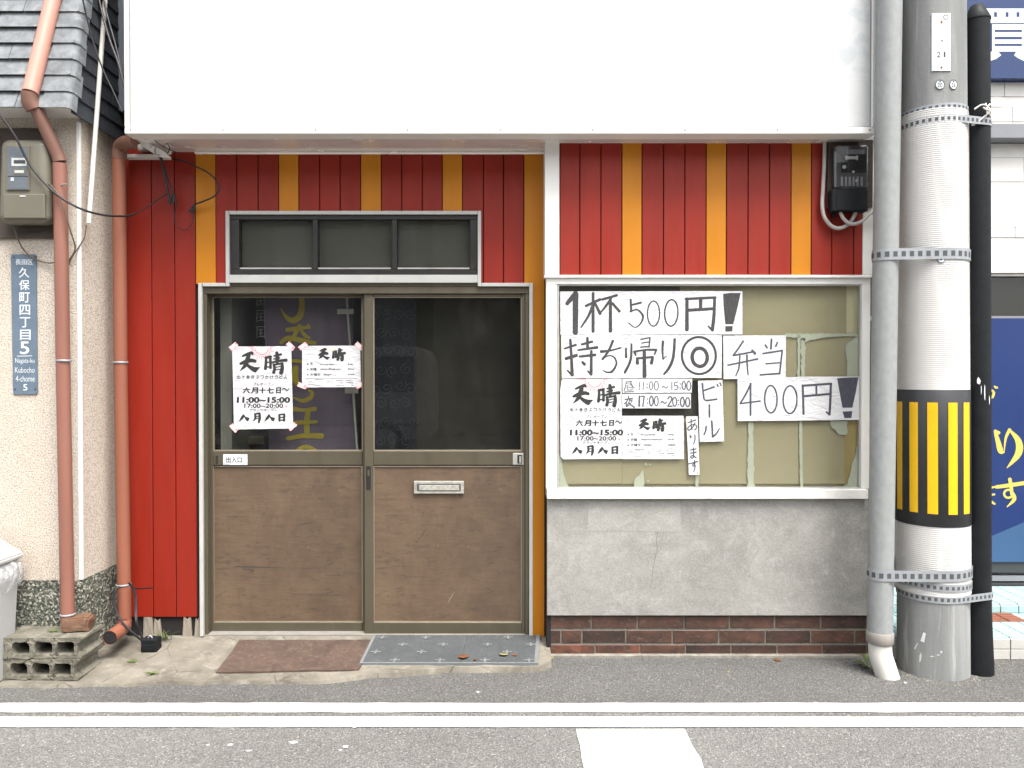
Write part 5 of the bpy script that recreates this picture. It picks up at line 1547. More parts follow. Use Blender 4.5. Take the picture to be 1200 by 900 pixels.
# perforated steel straps
def hull(circles, n=40):
    pts = []
    for cx, cy, r in circles:
        for k in range(n):
            a = 2 * math.pi * k / n
            pts.append((cx + r * math.cos(a), cy + r * math.sin(a)))
    pts = sorted(set(pts))
    def half(p):
        h = []
        for q in p:
            while len(h) > 1 and (h[-1][0] - h[-2][0]) * (q[1] - h[-2][1]) - (h[-1][1] - h[-2][1]) * (q[0] - h[-2][0]) <= 0: h.pop()
            h.append(q)
        return h
    a, b = half(pts), half(pts[::-1])
    return a[:-1] + b[:-1]
def strap(circles, z, h, label, tilt=0.0, pitch=.026, hole=.013, name='steel_strap', grp='perforated steel straps round the pole', tx=0.0):
    loop = hull(circles)
    n = len(loop)
    mb = MB()
    xm = sum(c[0] for c in circles) / len(circles)
    zz = lambda x, y: z + tilt * (x - xm)
    ins = [(x, y) for x, y in loop]
    cen = (sum(p[0] for p in loop) / n, sum(p[1] for p in loop) / n)
    out = []
    for i in range(n):
        a, b = Vector(loop[i - 1]), Vector(loop[(i + 1) % n])
        d = (b - a).normalized()
        out.append((loop[i][0] + d.y * .0022, loop[i][1] - d.x * .0022))
    for i in range(n):
        j = (i + 1) % n
        for (p, q, r, s) in ((out[i], out[j], 0, 1),):
            mb.face([(p[0], p[1], zz(*p)), (q[0], q[1], zz(*q)), (q[0], q[1], zz(*q) + h), (p[0], p[1], zz(*p) + h)], 0)
        a, b, c, d = ins[i], ins[j], out[j], out[i]
        mb.face([(a[0], a[1], zz(*a)), (b[0], b[1], zz(*b)), (c[0], c[1], zz(*c)), (d[0], d[1], zz(*d))], 0)
        mb.face([(d[0], d[1], zz(*d) + h), (c[0], c[1], zz(*c) + h), (b[0], b[1], zz(*b) + h), (a[0], a[1], zz(*a) + h)], 0)
    # slots: dark openings lying just proud of the band
    acc = 0
    for i in range(n):
        p, q = Vector(out[i]), Vector(out[(i + 1) % n])
        L = (q - p).length
        if L < 1e-6: continue
        d = (q - p) / L
        nrm = Vector((d.y, -d.x)) * .0006
        while acc < L:
            c = p + d * acc
            a_, b_ = c - d * hole / 2 + nrm, c + d * hole / 2 + nrm
            mb.face([(a_.x, a_.y, zz(*a_) + h * .27), (b_.x, b_.y, zz(*b_) + h * .27), (b_.x, b_.y, zz(*b_) + h * .73), (a_.x, a_.y, zz(*a_) + h * .73)], 1)
            acc += pitch
        acc -= L
    mb.recalc = False
    return finish(name, mb, [M['strap'], M['hole']], label=label, cat='strap', group=grp)
def zpole(py): return W(1095, py, PYC - .165).z
def cpole(z, o=.008): return (PXC + leanp[0] * z, PYC, prad(z) + o)
z = zpole(303); strap([cpole(z), (gt(z), GYC, .0565)], z, .052, 'wide slotted strap binding galvanised pipe and pole high above the hazard band', pitch=.036, hole=.019)
z = zpole(683); strap([cpole(z), (gt(z), GYC, .0565)], z, .05, 'wide slotted strap binding galvanised pipe and pole below the hazard band', .02, pitch=.034, hole=.018)
z = zpole(694.5); strap([cpole(z, .0065)], z, .034, 'slotted strap at the lower end of the white sleeve', -.02)
z = zpole(708.5); strap([cpole(z, .002), (bt(z), BYC, .0565)], z, .034, 'slotted strap tying the black guard tube to the pole near the ground', .004)
z = zpole(127.5); strap([cpole(z, .002)], z, .034, 'topmost slotted strap, just under the round number tags', .02)
z = zpole(141); strap([cpole(z, .003), (bt(z), BYC, .0565)], z, .034, 'slotted strap tying the black guard tube to the pole at the sleeve top', .02)
# white cord knotted at the upper strap
mb = MB()
Yc = BYC - .068
ptube(mb, [(1142, 128, Yc), (1150, 123, Yc), (1156, 124, Yc - .01), (1160, 130, Yc - .012), (1153, 137, Yc - .005), (1147, 142, Yc), (1141, 145, Yc)], .0036)
ptube(mb, [(1155, 121, Yc), (1157, 132, Yc - .012), (1154, 138, Yc)], .0034); ptube(mb, [(1160, 122, Yc), (1156, 128, Yc - .014), (1161, 136, Yc)], .0034); ptube(mb, [(1152, 126, Yc - .008), (1158, 129, Yc - .015), (1163, 128, Yc)], .0034)
p = W(1140.6, 145.4, Yc); mb.tube([p + Vector((.008, 0, .006)), p, p - Vector((.006, 0, .006))], [.004, .008, .003], 0, 8)
finish('cord', mb, M['cord'], label='knotted white cord on the black guard tube', cat='cord')
# small squeezed joint tube between pipe and pole
mb = MB(); mb.lathe(W(1054, 400, -.06).x, -.03, [(.013, .36), (.013, 4.4)], 0, 14)
finish('thin_pipe', mb, M['pvc'], label='thin cream pipe in the gap between galvanised pipe and pole', cat='pipe')

# ------------------------------------------------------------------ building on the right
YN_ = .7
nb = thing('neighbour_shop', 'white stone-tiled shop with blue banner and pale blue tiled steps, at the right edge', 'shop building', (3.2, 1.2, 0))
xa, xb = 1.87, 6.0
ZS0, ZS1, ZT1 = px_z(320, YN_), px_z(168, YN_), px_z(96.5, YN_)
def stones(z0, z1):
    mb = MB()
    mb.box(xa, xb, YN_ + .012, YN_ + .2, z0, z1, 1)
    z = z1
    while z > z0 + .01:
        h = random.choice((.085, .125, .06, .14))
        zz = max(z - h, z0)
        x = xa + random.uniform(-.2, 0)
        while x < xb:
            w = random.uniform(.2, .42)
            if z - zz > .006: mb.box(max(x, xa) + .0012, min(x + w, xb) - .0012, YN_ - random.uniform(0, .006), YN_ + .0125, zz + .0012, z - .0012, 0, .0012)
            x += w
            if x + .02 > xb: break
        z = zz
    return mb
finish('stone_wall', stones(ZS0, ZS1), [M['stone'], M['grout']], nb)
finish('stone_wall', stones(px_z(145, YN_), ZT1), [M['stone'], M['grout']], nb)
mb = MB(); mb.box(xa, xb, YN_ - .09, YN_ + .1, px_z(162, YN_ - .09), px_z(144.5, YN_ - .09), 0, .004)
finish('metal_beam', mb, M['greybeam'], nb)
mb = MB(); mb.box(xa, xb, YN_ + .001, YN_ + 3, 3.9, 6.2); mb.box(xa, xb, YN_ + .3, YN_ + 4, 0.16, 3.9)
finish('main_wall', mb, M['bluegrey'], nb)
mb = MB()
mb.box(xa, xb, YN_ + .02, YN_ + .06, px_z(323, YN_), ZS0 - .001, 1); mb.box(xa, xb, YN_ + .02, YN_ + .06, px_z(375, YN_), px_z(370, YN_), 2)
mb.box(xa, xb, YN_ + .02, YN_ + .06, px_z(672, YN_), px_z(659, YN_), 0); mb.box(xa, xb, YN_ + .02, YN_ + .06, px_z(682, YN_), px_z(676, YN_), 2); mb.box(xa, xb, YN_ + .02, YN_ + .06, .16, px_z(684, YN_), 0)
fr_ = finish('shop_window', mb, [M['darkmetal'], M['alu'], M['greybeam']], nb)
mb = MB(); mb.box(xa, xb, YN_ + .045, YN_ + .05, px_z(684, YN_), ZS0 - .02)
finish('glass_pane', mb, M['glass_door'], fr_)
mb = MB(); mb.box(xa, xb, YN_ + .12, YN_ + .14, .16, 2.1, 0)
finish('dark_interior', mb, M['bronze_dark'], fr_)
# blue banner on the window
mb = MB()
YV = YN_ + .01
mb.pbox(1152, 373, 1330, 659, YV, YV + .003, 0)
mb.prism([W(1150, 632, YV - .001), W(1165, 627, YV - .001), W(1200, 612, YV - .001), W(1260, 580, YV - .001), W(1328, 600, YV - .001), W(1328, 658.5, YV - .001), (W(1150, 658.5, YV - .001))], (0, .0005, 0), 1)
bmesh.ops.recalc_face_normals(mb.bm, faces=mb.bm.faces); mb.recalc = False
ik = Ink(mb, YV - .0014, zoom(1130, 420, 3))
S = lambda p, w: ik.stroke(p, w, 2)
S([(108, 255), (118, 290), (128, 325), (140, 330)], [10, 17, 20, 5]); S([(108, 252), (122, 262)], [5, 12]); S([(158, 250), (190, 290), (190, 335), (150, 385)], [6, 22, 24, 3]); S([(140, 328), (146, 280), (160, 250)], [3, 9, 12])
S([(112, 452), (160, 446), (250, 432)], [12, 14, 14]); S([(160, 424), (166, 460), (166, 478)], [13, 12, 10]); ik.ring(155, 476, 15, 14, 8, 2, 0); S([(168, 470), (176, 495), (150, 522)], [10, 14, 3])
S([(96, 112), (104, 120), (100, 135), (96, 140)], [8, 9, 9, 4]); S([(106, 98), (112, 104)], 7); S([(113, 100), (117, 104)], 5)
S([(92, 455), (106, 452)], 7); S([(92, 480), (106, 478)], 7); S([(96, 505), (108, 512)], [10, 6])
finish('blue_banner', mb, [M['blue_banner'], M['blue_light'], M['yellow_letter']], nb)
# steps
mb = MB()
mb.box(1.86, xb, -.035, .35, -.02, .105, 1); mb.box(1.86, xb, .352, YN_ + .3, -.02, .155, 1)
# tiles on treads and riser
x = 1.862
def tiles_row(x0, x1, y0, y1, z, wx, m):
    x = x0
    while x < x1:
        mb.box(x + .003, min(x + wx, x1) - .003, y0 + .003, y1 - .003, z, z + .007, m, .0012)
        x += wx
for j in range(8): tiles_row(1.862, 3.6, -.033 + j * .048, -.033 + (j + 1) * .048, .105, .098, 0)
for j in range(6): tiles_row(1.862, 3.6, .352 + j * .058, .352 + (j + 1) * .058, .155, .098, 0)
x = 1.862
while x < 3.6:
    for z0, z1 in ((.003, .052), (.055, .104)): mb.box(x + .0025, x + .0955, -.0405, -.0355, z0 + .001, z1, 2, .0012)
    mb.box(x + .0025, x + .0955, .345, .3515, .115, .152, 0, .0012)
    x += .098
for j in range(2):
    mb.box(2.50 + j * .098 + .004, 2.50 + (j + 1) * .098 - .004, .20, .34, .1121, .1165, 3, .001)
    for k in range(4): mb.box(2.506 + j * .098, 2.59 + j * .098, .212 + k * .032, .224 + k * .032, .1166, .119, 3)
mb.box(2.86, 2.93, .29, .315, .1122, .115, 4)
finish('tiled_steps', mb, [M['tile'], M['grout'], M['tile_grey'], M['redtile'], M['gap']], nb)
# sign above
ss = thing('shop_sign', 'dark blue sign with white bell-shaped character above the stone tiles, top right corner', 'sign', (3.4, YN_ - .05, ZT1))
mb = MB()
YZ = YN_ - .06
mb.box(xa, xb, YZ, YN_ - .001, ZT1 + .001, 3.9)
finish('panel', mb, M['blue_sign'], ss)
mb = MB()
ik = Ink(mb, YZ - .0005, zoom(1130, 0, 2.812))
for q in ([(70, 28), (215, 28), (215, 40), (70, 40)], [(70, 56), (215, 56), (215, 76), (70, 76)], [(70, 40), (98, 40), (98, 56), (70, 56)], [(108, 40), (136, 40), (136, 56), (108, 56)], [(146, 40), (172, 40), (172, 56), (146, 56)], [(182, 40), (215, 40), (215, 56), (182, 56)],
          [(92, 80), (215, 80), (215, 98), (92, 98)], [(92, 98), (100, 98), (100, 156), (92, 156)], [(190, 98), (215, 98), (215, 156), (190, 156)], [(100, 106), (190, 106), (190, 121), (100, 121)], [(100, 130), (190, 130), (190, 144), (100, 144)], [(100, 152), (190, 152), (190, 156), (100, 156)],
          [(92, 156), (215, 156), (215, 170), (92, 170)], [(70, 170), (112, 170), (122, 182), (105, 194), (85, 201), (70, 204)], [(172, 170), (215, 170), (215, 203), (195, 200), (178, 192), (164, 182)]):
    ik.poly(q, 0)
mb.recalc = False
finish('emblem', mb, M['plate_white'], ss)

# ------------------------------------------------------------------ small things on the ground
# hollow concrete blocks
def block_mesh():
    mb = MB()
    L, D, H = .37, .19, .094
    w = .016
    xs_ = []
    cell = .098
    # front/back lattice as separate webs
    def ring_hole(cx, hw, hh):
        n = 4
        pts = []
        for sx, sz, a0 in ((1, 1, 0), (-1, 1, 90), (-1, -1, 180), (1, -1, 270)):
            for k in range(n):
                a = math.radians(a0 + 90 * k / (n - 1))
                r = .016
                pts.append((cx + sx * (hw - r) + r * math.cos(a), H / 2 + sz * (hh - r) + r * math.sin(a)))
        return pts
    centres = [-.117, -.016, .085]
    hw, hh = .040, .029
    # outline cell by cell: front face with a hole = quads between a square and the rounded hole
    cells = [(-.185, None), ]
    xl = -.185
    bounds = [(-.178, -.0665), (-.0665, .0345), (.0345, .132)]
    def facey(y, flip):
        for (a, b), c in zip(bounds, centres):
            hole = ring_hole(c, hw, hh)
            n = len(hole)
            sq = []
            for hx, hz in hole:
                dx, dz = hx - c, hz - H / 2
                kx = ((b if dx > 0 else a) - c) / dx if abs(dx) > 1e-6 else 9e9
                kz = (H / 2 if dz > 0 else -H / 2) / dz if abs(dz) > 1e-6 else 9e9
                k = min(kx, kz)
                sq.append((c + dx * k, H / 2 + dz * k))
            vh = [mb.bm.verts.new((x, y, z)) for x, z in hole]
            vs_ = [mb.bm.verts.new((x, y, z)) for x, z in sq]
            for i in range(n):
                mb.bm.faces.new((vs_[i], vs_[(i + 1) % n], vh[(i + 1) % n], vh[i]))
            holes.append(vh)
    holes = []
    facey(-D / 2, False); facey(D / 2, True)
    for k in range(3):
        a, b = holes[k], holes[k + 3]
        n = len(a)
        for i in range(n):
            mb.bm.faces.new((a[i], a[(i + 1) % n], b[(i + 1) % n], b[i]))
    # skins and ends
    mb.face([(-.178, -D / 2, H), (.132, -D / 2, H), (.132, D / 2, H), (-.178, D / 2, H)]); mb.face([(-.178, -D / 2, 0), (-.178, D / 2, 0), (.132, D / 2, 0), (.132, -D / 2, 0)])
    # right end: two lips and a groove
    prof = [(.132, H), (.158, H), (.160, H * .88), (.152, H * .80), (.138, H * .72), (.138, H * .28), (.152, H * .20), (.160, H * .12), (.158, 0), (.132, 0)]
    mb.prism([(x, -D / 2, z) for x, z in prof], (0, D, 0))
    prof = [(-.178, H), (-.215, H), (-.213, H * .8), (-.19, H * .72), (-.19, H * .28), (-.213, H * .2), (-.215, 0), (-.178, 0)]
    mb.prism([(x, -D / 2, z) for x, z in prof], (0, D, 0))
    # crumbled edges
    bmesh.ops.remove_doubles(mb.bm, verts=mb.bm.verts, dist=.0004)
    bmesh.ops.subdivide_edges(mb.bm, edges=mb.bm.edges, cuts=1, use_grid_fill=False)
    for v in mb.bm.verts:
        v.co += Vector((random.gauss(0, .0013), random.gauss(0, .0013), random.gauss(0, .001)))
    return mb
BX, BY, BZ = W(94.5, 780, -.33).x - .160, -.235, .018
b1 = finish('concrete_block', block_mesh(), M['block'], label='lower hollow concrete block of the pair beside the bin', cat='concrete block', group='stacked hollow concrete blocks', origin=(0, 0, 0))
b1.location = (BX - .004, BY, BZ)
b1.rotation_euler = (0, 0, math.radians(-1.5))
b2 = b1.copy(); C.objects.link(b2)
b2.location = (BX + .002, BY + .004, BZ + .0955)
b2.rotation_euler = (0, 0, math.radians(1.0))
b2['label'] = 'upper hollow concrete block with a broken brick on top'
# broken brick
t = bmesh.new(); bmesh.ops.create_cube(t, size=1)
bmesh.ops.bevel(t, geom=list(t.edges), offset=.08, segments=2, affect='EDGES')
bmesh.ops.subdivide_edges(t, edges=t.edges, cuts=3, use_grid_fill=True)
for v in t.verts:
    p = v.co
    e = 1 + random.gauss(0, .012)
    v.co = Vector(((p.x + .03 * math.sin(p.z * 6 + p.y * 4)) * .118 * e, p.y * .085 * e, p.z * .066 * e + .003 * math.sin(p.x * 7)))
mb = MB(); mb.join(t, 0)
ob = finish('broken_brick', mb, M['brokenbrick'], label='broken orange-brown brick piece lying on the concrete blocks', cat='brick')
ob.location = (W(92, 742, -.21).x, -.215, BZ + .0955 + .0925)
ob.rotation_euler = (0, .03, .15)

# bin with bag
bi = thing('rubbish_bin', 'white plastic bin with clear bag at the far left edge', 'bin', (-2.42, -.27, .02))
mb = MB()
z0, z1 = .018, .545
def bring(xc, yc, hx, hy, z): return [(xc - hx, yc - hy, z), (xc + hx, yc - hy, z), (xc + hx, yc + hy, z), (xc - hx, yc + hy, z)]
r0, r1 = bring(-2.46, -.30, .145, .066, z0), bring(-2.46, -.30, .165, .084, z1)
va = [mb.bm.verts.new(p) for p in r0]; vb = [mb.bm.verts.new(p) for p in r1]
for i in range(4): mb.bm.faces.new((va[i], va[(i + 1) % 4], vb[(i + 1) % 4], vb[i]))
mb.bm.faces.new(va[::-1]); mb.bm.faces.new(vb)
bmesh.ops.bevel(mb.bm, geom=[e for e in mb.bm.edges if abs((e.verts[0].co - e.verts[1].co).z) > .1], offset=.02, segments=3, affect='EDGES')
mb.prism([(-2.345, -.366, .06), (-2.335, -.366, .06), (-2.32, -.384, .5), (-2.335, -.384, .5)], (0, .02, 0), 0)
finish('body', mb, M['bin'], bi)
mb = MB()
mb.prism([(-2.635, -.392, .548), (-2.287, -.392, .548), (-2.287, -.392, .570), (-2.44, -.392, .665), (-2.50, -.392, .665), (-2.635, -.392, .570)], (0, .184, 0))
bmesh.ops.bevel(mb.bm, geom=list(mb.bm.edges), offset=.006, segments=2, affect='EDGES')
mb.box(-2.64, -2.282, -.3965, -.3925, .549, .560, 0, .001)
finish('lid', mb, M['bin'], bi)
mb = MB()
n = 44
prev = None
rings = []
for k, (z, s) in enumerate(((.547, 1.02), (.53, 1.16), (.49, 1.2), (.45, 1.16), (.415, 1.06))):
    ring = []
    for i in range(n):
        a = 2 * math.pi * i / n
        cx, sy = math.cos(a), math.sin(a)
        k_ = 1 / max(abs(cx), abs(sy)) ** .75
        wob = 1 + .03 * math.sin(a * 7 + k * .7) + .015 * math.sin(a * 17 + k)
        ring.append(mb.bm.verts.new((-2.46 + cx * k_ * .158 * s * wob, -.30 + sy * k_ * .082 * s * wob, z + random.gauss(0, .002) - (.05 * max(0, -cx) if k == 4 else 0))))
    rings.append(ring)
for a, b in zip(rings, rings[1:]):
    for i in range(n):
        mb.bm.faces.new((a[i], a[(i + 1) % n], b[(i + 1) % n], b[i])).smooth = True
finish('plastic_bag', mb, M['bag'], bi)

# black adapter box and its wires
jp = W(174, 767, -.045)
jb = thing('junction_box', 'small black box on the apron with wires rising to the downpipe', 'junction box', jp)
mb = MB()
JY = -.045
P = W(174, 766, JY)
P.z = azz(JY) - .002
mb.box(P.x - .039, P.x + .039, JY, JY + .06, P.z, P.z + .066, 0, .004); mb.box(P.x - .034, P.x + .034, JY - .002, JY + .001, P.z + .012, P.z + .04, 0, .001)
finish('box', mb, M['black'], jb)
mb = MB()
for dx in (0, 1.6): ptube(mb, [(138 + dx, 687, .005), (134 + dx, 693, -.01), (133 + dx, 705, -.02), (136 + dx, 718, -.03), (143 + dx, 730, -.04), (153 + dx, 740, -.04), (161 + dx, 747, -.03), (166 + dx, 751, -.02)], .0036)
for dx in (0, 1.5): ptube(mb, [(150 + dx, 683, .01), (155 + dx, 689, .02), (158 + dx, 700, .02), (158.5 + dx, 715, .0), (159 + dx, 728, -.03), (163 + dx, 740, -.02), (167 + dx, 750, -.015)], .0034)
finish('wires', mb, M['cable'], jb)
mb = MB(); p = W(176.5, 748, -.02)
mb.tube(smooth_path([p + Vector((-.012, 0, -.004)), p + Vector((-.006, 0, .012)), p + Vector((.004, 0, .008)), p + Vector((.010, 0, -.004))], 4), .004, 0, 8)
finish('clip', mb, M['strap'], jb)

# brown mat and grey ramp before the doors
def gz(px, py):      # point on the apron
    for y in [-.6 + i * .004 for i in range(190)]:
        p = W(px, py, y)
        if p.z <= azz(y) + .001: return p
    return W(px, py, -.3)
mb = MB()
c4 = [gz(281, 752), gz(437, 751.5), gz(421, 786), gz(253, 789.5)]
U_ = 14
rows_ = []
for j in range(7):
    row = []
    for i in range(U_ + 1):
        u, v = i / U_, j / 6
        p = (c4[0] * (1 - u) + c4[1] * u) * (1 - v) + (c4[3] * (1 - u) + c4[2] * u) * v
        row.append(Vector((p.x + random.gauss(0, .002), p.y + random.gauss(0, .002), azz(p.y) + .008 + random.gauss(0, .0006))))
    rows_.append(row)
top = [[mb.bm.verts.new(p) for p in r] for r in rows_]
for j in range(6):
    for i in range(U_):
        mb.bm.faces.new((top[j][i], top[j][i + 1], top[j + 1][i + 1], top[j + 1][i]))
be = [e for e in mb.bm.edges if e.is_boundary]
ex = bmesh.ops.extrude_edge_only(mb.bm, edges=be)
for v in [g_ for g_ in ex['geom'] if isinstance(g_, bmesh.types.BMVert)]: v.co.z -= .012
finish('doormat', mb, M['doormat'], label='flat worn brown mat on the apron before the left door', cat='doormat')

rp = thing('door_ramp', 'grey plastic ramp mat with raised cross marks before the right door', 'ramp', (-.33, -.02, 0))
mb = MB()
xa0, xb0 = W(437.5, 748, .135).x, W(633, 748, .135).x
xa1, xb1 = W(421.5, 779, -.17).x, W(630.5, 779, -.17).x
ya, yb_ = .143, -.175
za, zb_ = .062, .034
cor = [Vector((xa0, ya, za)), Vector((xb0, ya, za)), Vector((xb1, yb_, zb_)), Vector((xa1, yb_, zb_))]
def rpt(u, v, h=0.0):
    p = (cor[0] * (1 - u) + cor[1] * u) * (1 - v) + (cor[3] * (1 - u) + cor[2] * u) * v
    return p + Vector((0, 0, h))
seam = .565
for u0, u1 in ((0, seam - .0012), (seam + .0012, 1)):
    q = [rpt(u0, 0), rpt(u1, 0), rpt(u1, 1), rpt(u0, 1)]
    mb.prism(q, (0, 0, -.012), 0)
    mb.prism([q[3] + Vector((0, -.0005, 0)), q[2] + Vector((0, -.0005, 0)), q[2] + Vector((0, -.012, -.016)), q[3] + Vector((0, -.012, -.016))], (0, 0, -.004), 0)
# pimples
for i in range(62):
    for j in range(15):
        u, v = (i + .5 + .5 * (j % 2)) / 63, (j + .5) / 15
        if not (.03 < u < .97 and .03 < v < .95) or abs(u - seam) < .012: continue
        c = rpt(u, v, .0002)
        t_ = .0042
        vs_ = [mb.bm.verts.new(c + Vector((dx * t_, dy * t_ * 1.2, 0))) for dx, dy in ((-1, -1), (1, -1), (1, 1), (-1, 1))]
        ap_ = [mb.bm.verts.new(c + Vector((dx * t_ * .5, dy * t_ * .6, .0028))) for dx, dy in ((-1, -1), (1, -1), (1, 1), (-1, 1))]
        for k in range(4): mb.bm.faces.new((vs_[k], vs_[(k + 1) % 4], ap_[(k + 1) % 4], ap_[k]))
        mb.bm.faces.new(ap_)
finish('ramp_plate', mb, M['ramp'], rp)
mb = MB()
for row, v in enumerate((.1, .36, .62, .9)):
    for k in range(4):
        u = .07 + k * .25 + (.125 if row % 2 else 0) + random.uniform(-.01, .01)
        if u > .96 or abs(u - seam) < .02: continue
        c = rpt(u, v, .003)
        for an in (0, 90):
            c_, s_ = math.cos(math.radians(an)), math.sin(math.radians(an))
            L_, w_ = .024, .0055
            pts = [c + Vector((x * c_ - y * s_, x * s_ + y * c_, -.001 if an == 0 else -.0013)) for x, y in ((-L_, -w_), (L_, -w_), (L_, w_), (-L_, w_))]
            mb.prism(pts, (0, 0, .0022))
for u0, u1, v0, v1 in ((0, 1, .975, 1.0), (.978, 1, 0, .974), (0, .016, 0, .974)):
    mb.prism([rpt(u0, v0, .0008), rpt(u1, v0, .0008), rpt(u1, v1, .0008), rpt(u0, v1, .0008)], (0, 0, .003))
finish('cross_marks', mb, M['ramp_mark'], rp)
mb = MB(); mb.box(-.665, -.38, -.178, -.15, .002, .0195, 0, .002); mb.box(-.3, .08, -.17, .0, .002, .0195)
finish('support_strip', mb, M['mortar'], rp)

# fallen leaves
def leaf(c, size, rot, label, m='dryleaf', grp='fallen leaves', curl=.35):
    mb = MB()
    out = []
    n = 8
    L, R, Md = [], [], []
    for i in range(n + 1):
        t = i / n
        w = math.sin(math.pi * t) ** .8 * .42 * size * random.uniform(.85, 1.1)
        x = (t - .5) * size
        zc_ = curl * size * (t - .5) ** 2
        Md.append(mb.bm.verts.new((x, 0, zc_ + .001))); L.append(mb.bm.verts.new((x, w, zc_ + curl * w * .8))); R.append(mb.bm.verts.new((x, -w, zc_ + curl * w * .8)))
    for i in range(n):
        for a, b in ((L, Md), (Md, R)):
            mb.bm.faces.new((a[i], a[i + 1], b[i + 1], b[i])).smooth = True
    bmesh.ops.remove_doubles(mb.bm, verts=mb.bm.verts, dist=.0001)
    ex = bmesh.ops.solidify(mb.bm, geom=mb.bm.faces[:], thickness=.0006)
    ob = finish('fallen_leaf', mb, M[m], label=label, cat='leaf', group=grp, origin=(0, 0, 0))
    ob.location = c
    ob.rotation_euler = (random.uniform(-.15, .15), random.uniform(-.1, .1), rot)
    return ob
leaf(rpt(.575, .82, .004), .055, .2, 'largest rust-red dry leaf on the grey ramp')
leaf(rpt(.645, .9, .004), .022, 1.1, 'tiny pale leaf scrap on the grey ramp')
leaf(rpt(.80, .74, .004), .046, -.3, 'brown withered leaf near the right side of the grey ramp', 'drygrass')
leaf(rpt(.865, .74, .004), .026, .7, 'small orange leaf at the right side of the grey ramp')
leaf(Vector((1.30, -.05, .003)), .036, .1, 'orange leaf on asphalt against the brick base')
leaf(Vector((1.02, -.2, .003)), .02, .8, 'tiny tan leaf on bare asphalt between brick base and white line', 'drygrass')
leaf(Vector((.19, -.02, .005)), .04, 1.2, 'curled tan leaf in the corner by the orange board foot', 'drygrass')
leaf(Vector((2.5, -.12, .003)), .04, .3, 'pale leaf scrap on asphalt before the blue tiled step', 'drygrass')
# weeds
def weed(c, n, h, spread, label, mat='leafgreen', wide=.004):
    mb = MB()
    for i in range(n):
        a = random.uniform(0, 2 * math.pi)
        l = h * random.uniform(.5, 1.1)
        b = Vector((random.gauss(0, spread * .25), random.gauss(0, spread * .15), 0))
        d = Vector((math.cos(a), math.sin(a) * .6, 0))
        pts = [b + d * (spread * t * t * random.uniform(.8, 1.2)) + Vector((0, 0, l * (t - .35 * t * t * random.uniform(.5, 1.6)))) for t in (0, .3, .6, .85, 1)]
        side = Vector((-d.y, d.x, 0)).normalized() if d.length > 0 else Vector((1, 0, 0))
        ws = [wide * k for k in (.8, 1, .9, .6, .12)]
        vl = [mb.bm.verts.new(p + side * w) for p, w in zip(pts, ws)]; vr = [mb.bm.verts.new(p - side * w) for p, w in zip(pts, ws)]; vt = [mb.bm.verts.new(p + Vector((0, 0, w * .6))) for p, w in zip(pts, ws)]
        for k in range(4):
            mb.bm.faces.new((vl[k], vl[k + 1], vt[k + 1], vt[k])); mb.bm.faces.new((vt[k], vt[k + 1], vr[k + 1], vr[k]))
    mb.recalc = False
    ob = finish('weed', mb, M[mat], label=label, cat='weed', origin=(0, 0, 0))
    ob.location = c
    return ob
p = gz(192, 750); weed(p, 26, .075, .06, 'thin grass tuft growing under the red boards', 'leafgreen', .0017)
p = gz(156, 776); weed(p, 16, .014, .03, 'flat green weed in a crack of the apron', 'leafgreen', .003)
p = gz(178, 790); weed(p, 16, .016, .03, 'flat yellow-green weed at the apron edge', 'leafgreen', .003)
p = gz(31, 741); weed(Vector((-2.14, -.24, BZ + .189)), 14, .012, .03, 'bit of moss on top of the upper concrete block', 'leafgreen', .003)
# broad leaves by the pipe foot
mb = MB()
for k, (dx, dy, L, an, up) in enumerate(((0, 0, .062, 2.7, .3), (.012, .01, .05, 1.9, .9), (.004, -.008, .04, 3.4, .25))):
    d = Vector((math.cos(an), math.sin(an), 0)); s = Vector((-d.y, d.x, 0))
    prev = None
    for i in range(7):
        t_ = i / 6
        c = Vector((dx, dy, .004)) + d * L * t_ + Vector((0, 0, L * up * math.sin(t_ * 2.2)))
        w = math.sin(math.pi * min(t_ * .95 + .04, 1)) * L * .30
        cur = (mb.bm.verts.new(c + s * w + Vector((0, 0, w * .3))), mb.bm.verts.new(c), mb.bm.verts.new(c - s * w + Vector((0, 0, w * .3))))
        if prev:
            mb.bm.faces.new((prev[0], cur[0], cur[1], prev[1])); mb.bm.faces.new((prev[1], cur[1], cur[2], prev[2]))
        prev = cur
mb.recalc = False
ob = finish('weed', mb, M['leafgreen'], label='broad-leaved green weed at the foot of the galvanised pipe', cat='weed', origin=(0, 0, 0))
ob.location = (1.70, -.14, 0)
# grit gathered along the pole and the steps
mb = MB()
for i in range(150):
    if i < 90:
        a = random.uniform(-2.9, -.3); r = .172 + abs(random.gauss(0, .022)); x, y = PXC + r * math.cos(a), PYC + r * math.sin(a)
    else:
        x, y = random.uniform(2.3, 2.9), -.05 - abs(random.gauss(0, .03))
    s = random.uniform(.002, .006)
    t = bmesh.new(); bmesh.ops.create_icosphere(t, subdivisions=1, radius=s)
    for v in t.verts: v.co = Vector((v.co.x + x, v.co.y + y, v.co.z * .7 + s * .4))
    mb.join(t, 0 if random.random() < .6 else 1)
finish('gravel_grit', mb, [M['mortar'], M['block']], kind='stuff', label='grit and small stones gathered round the pole foot', cat='grit')

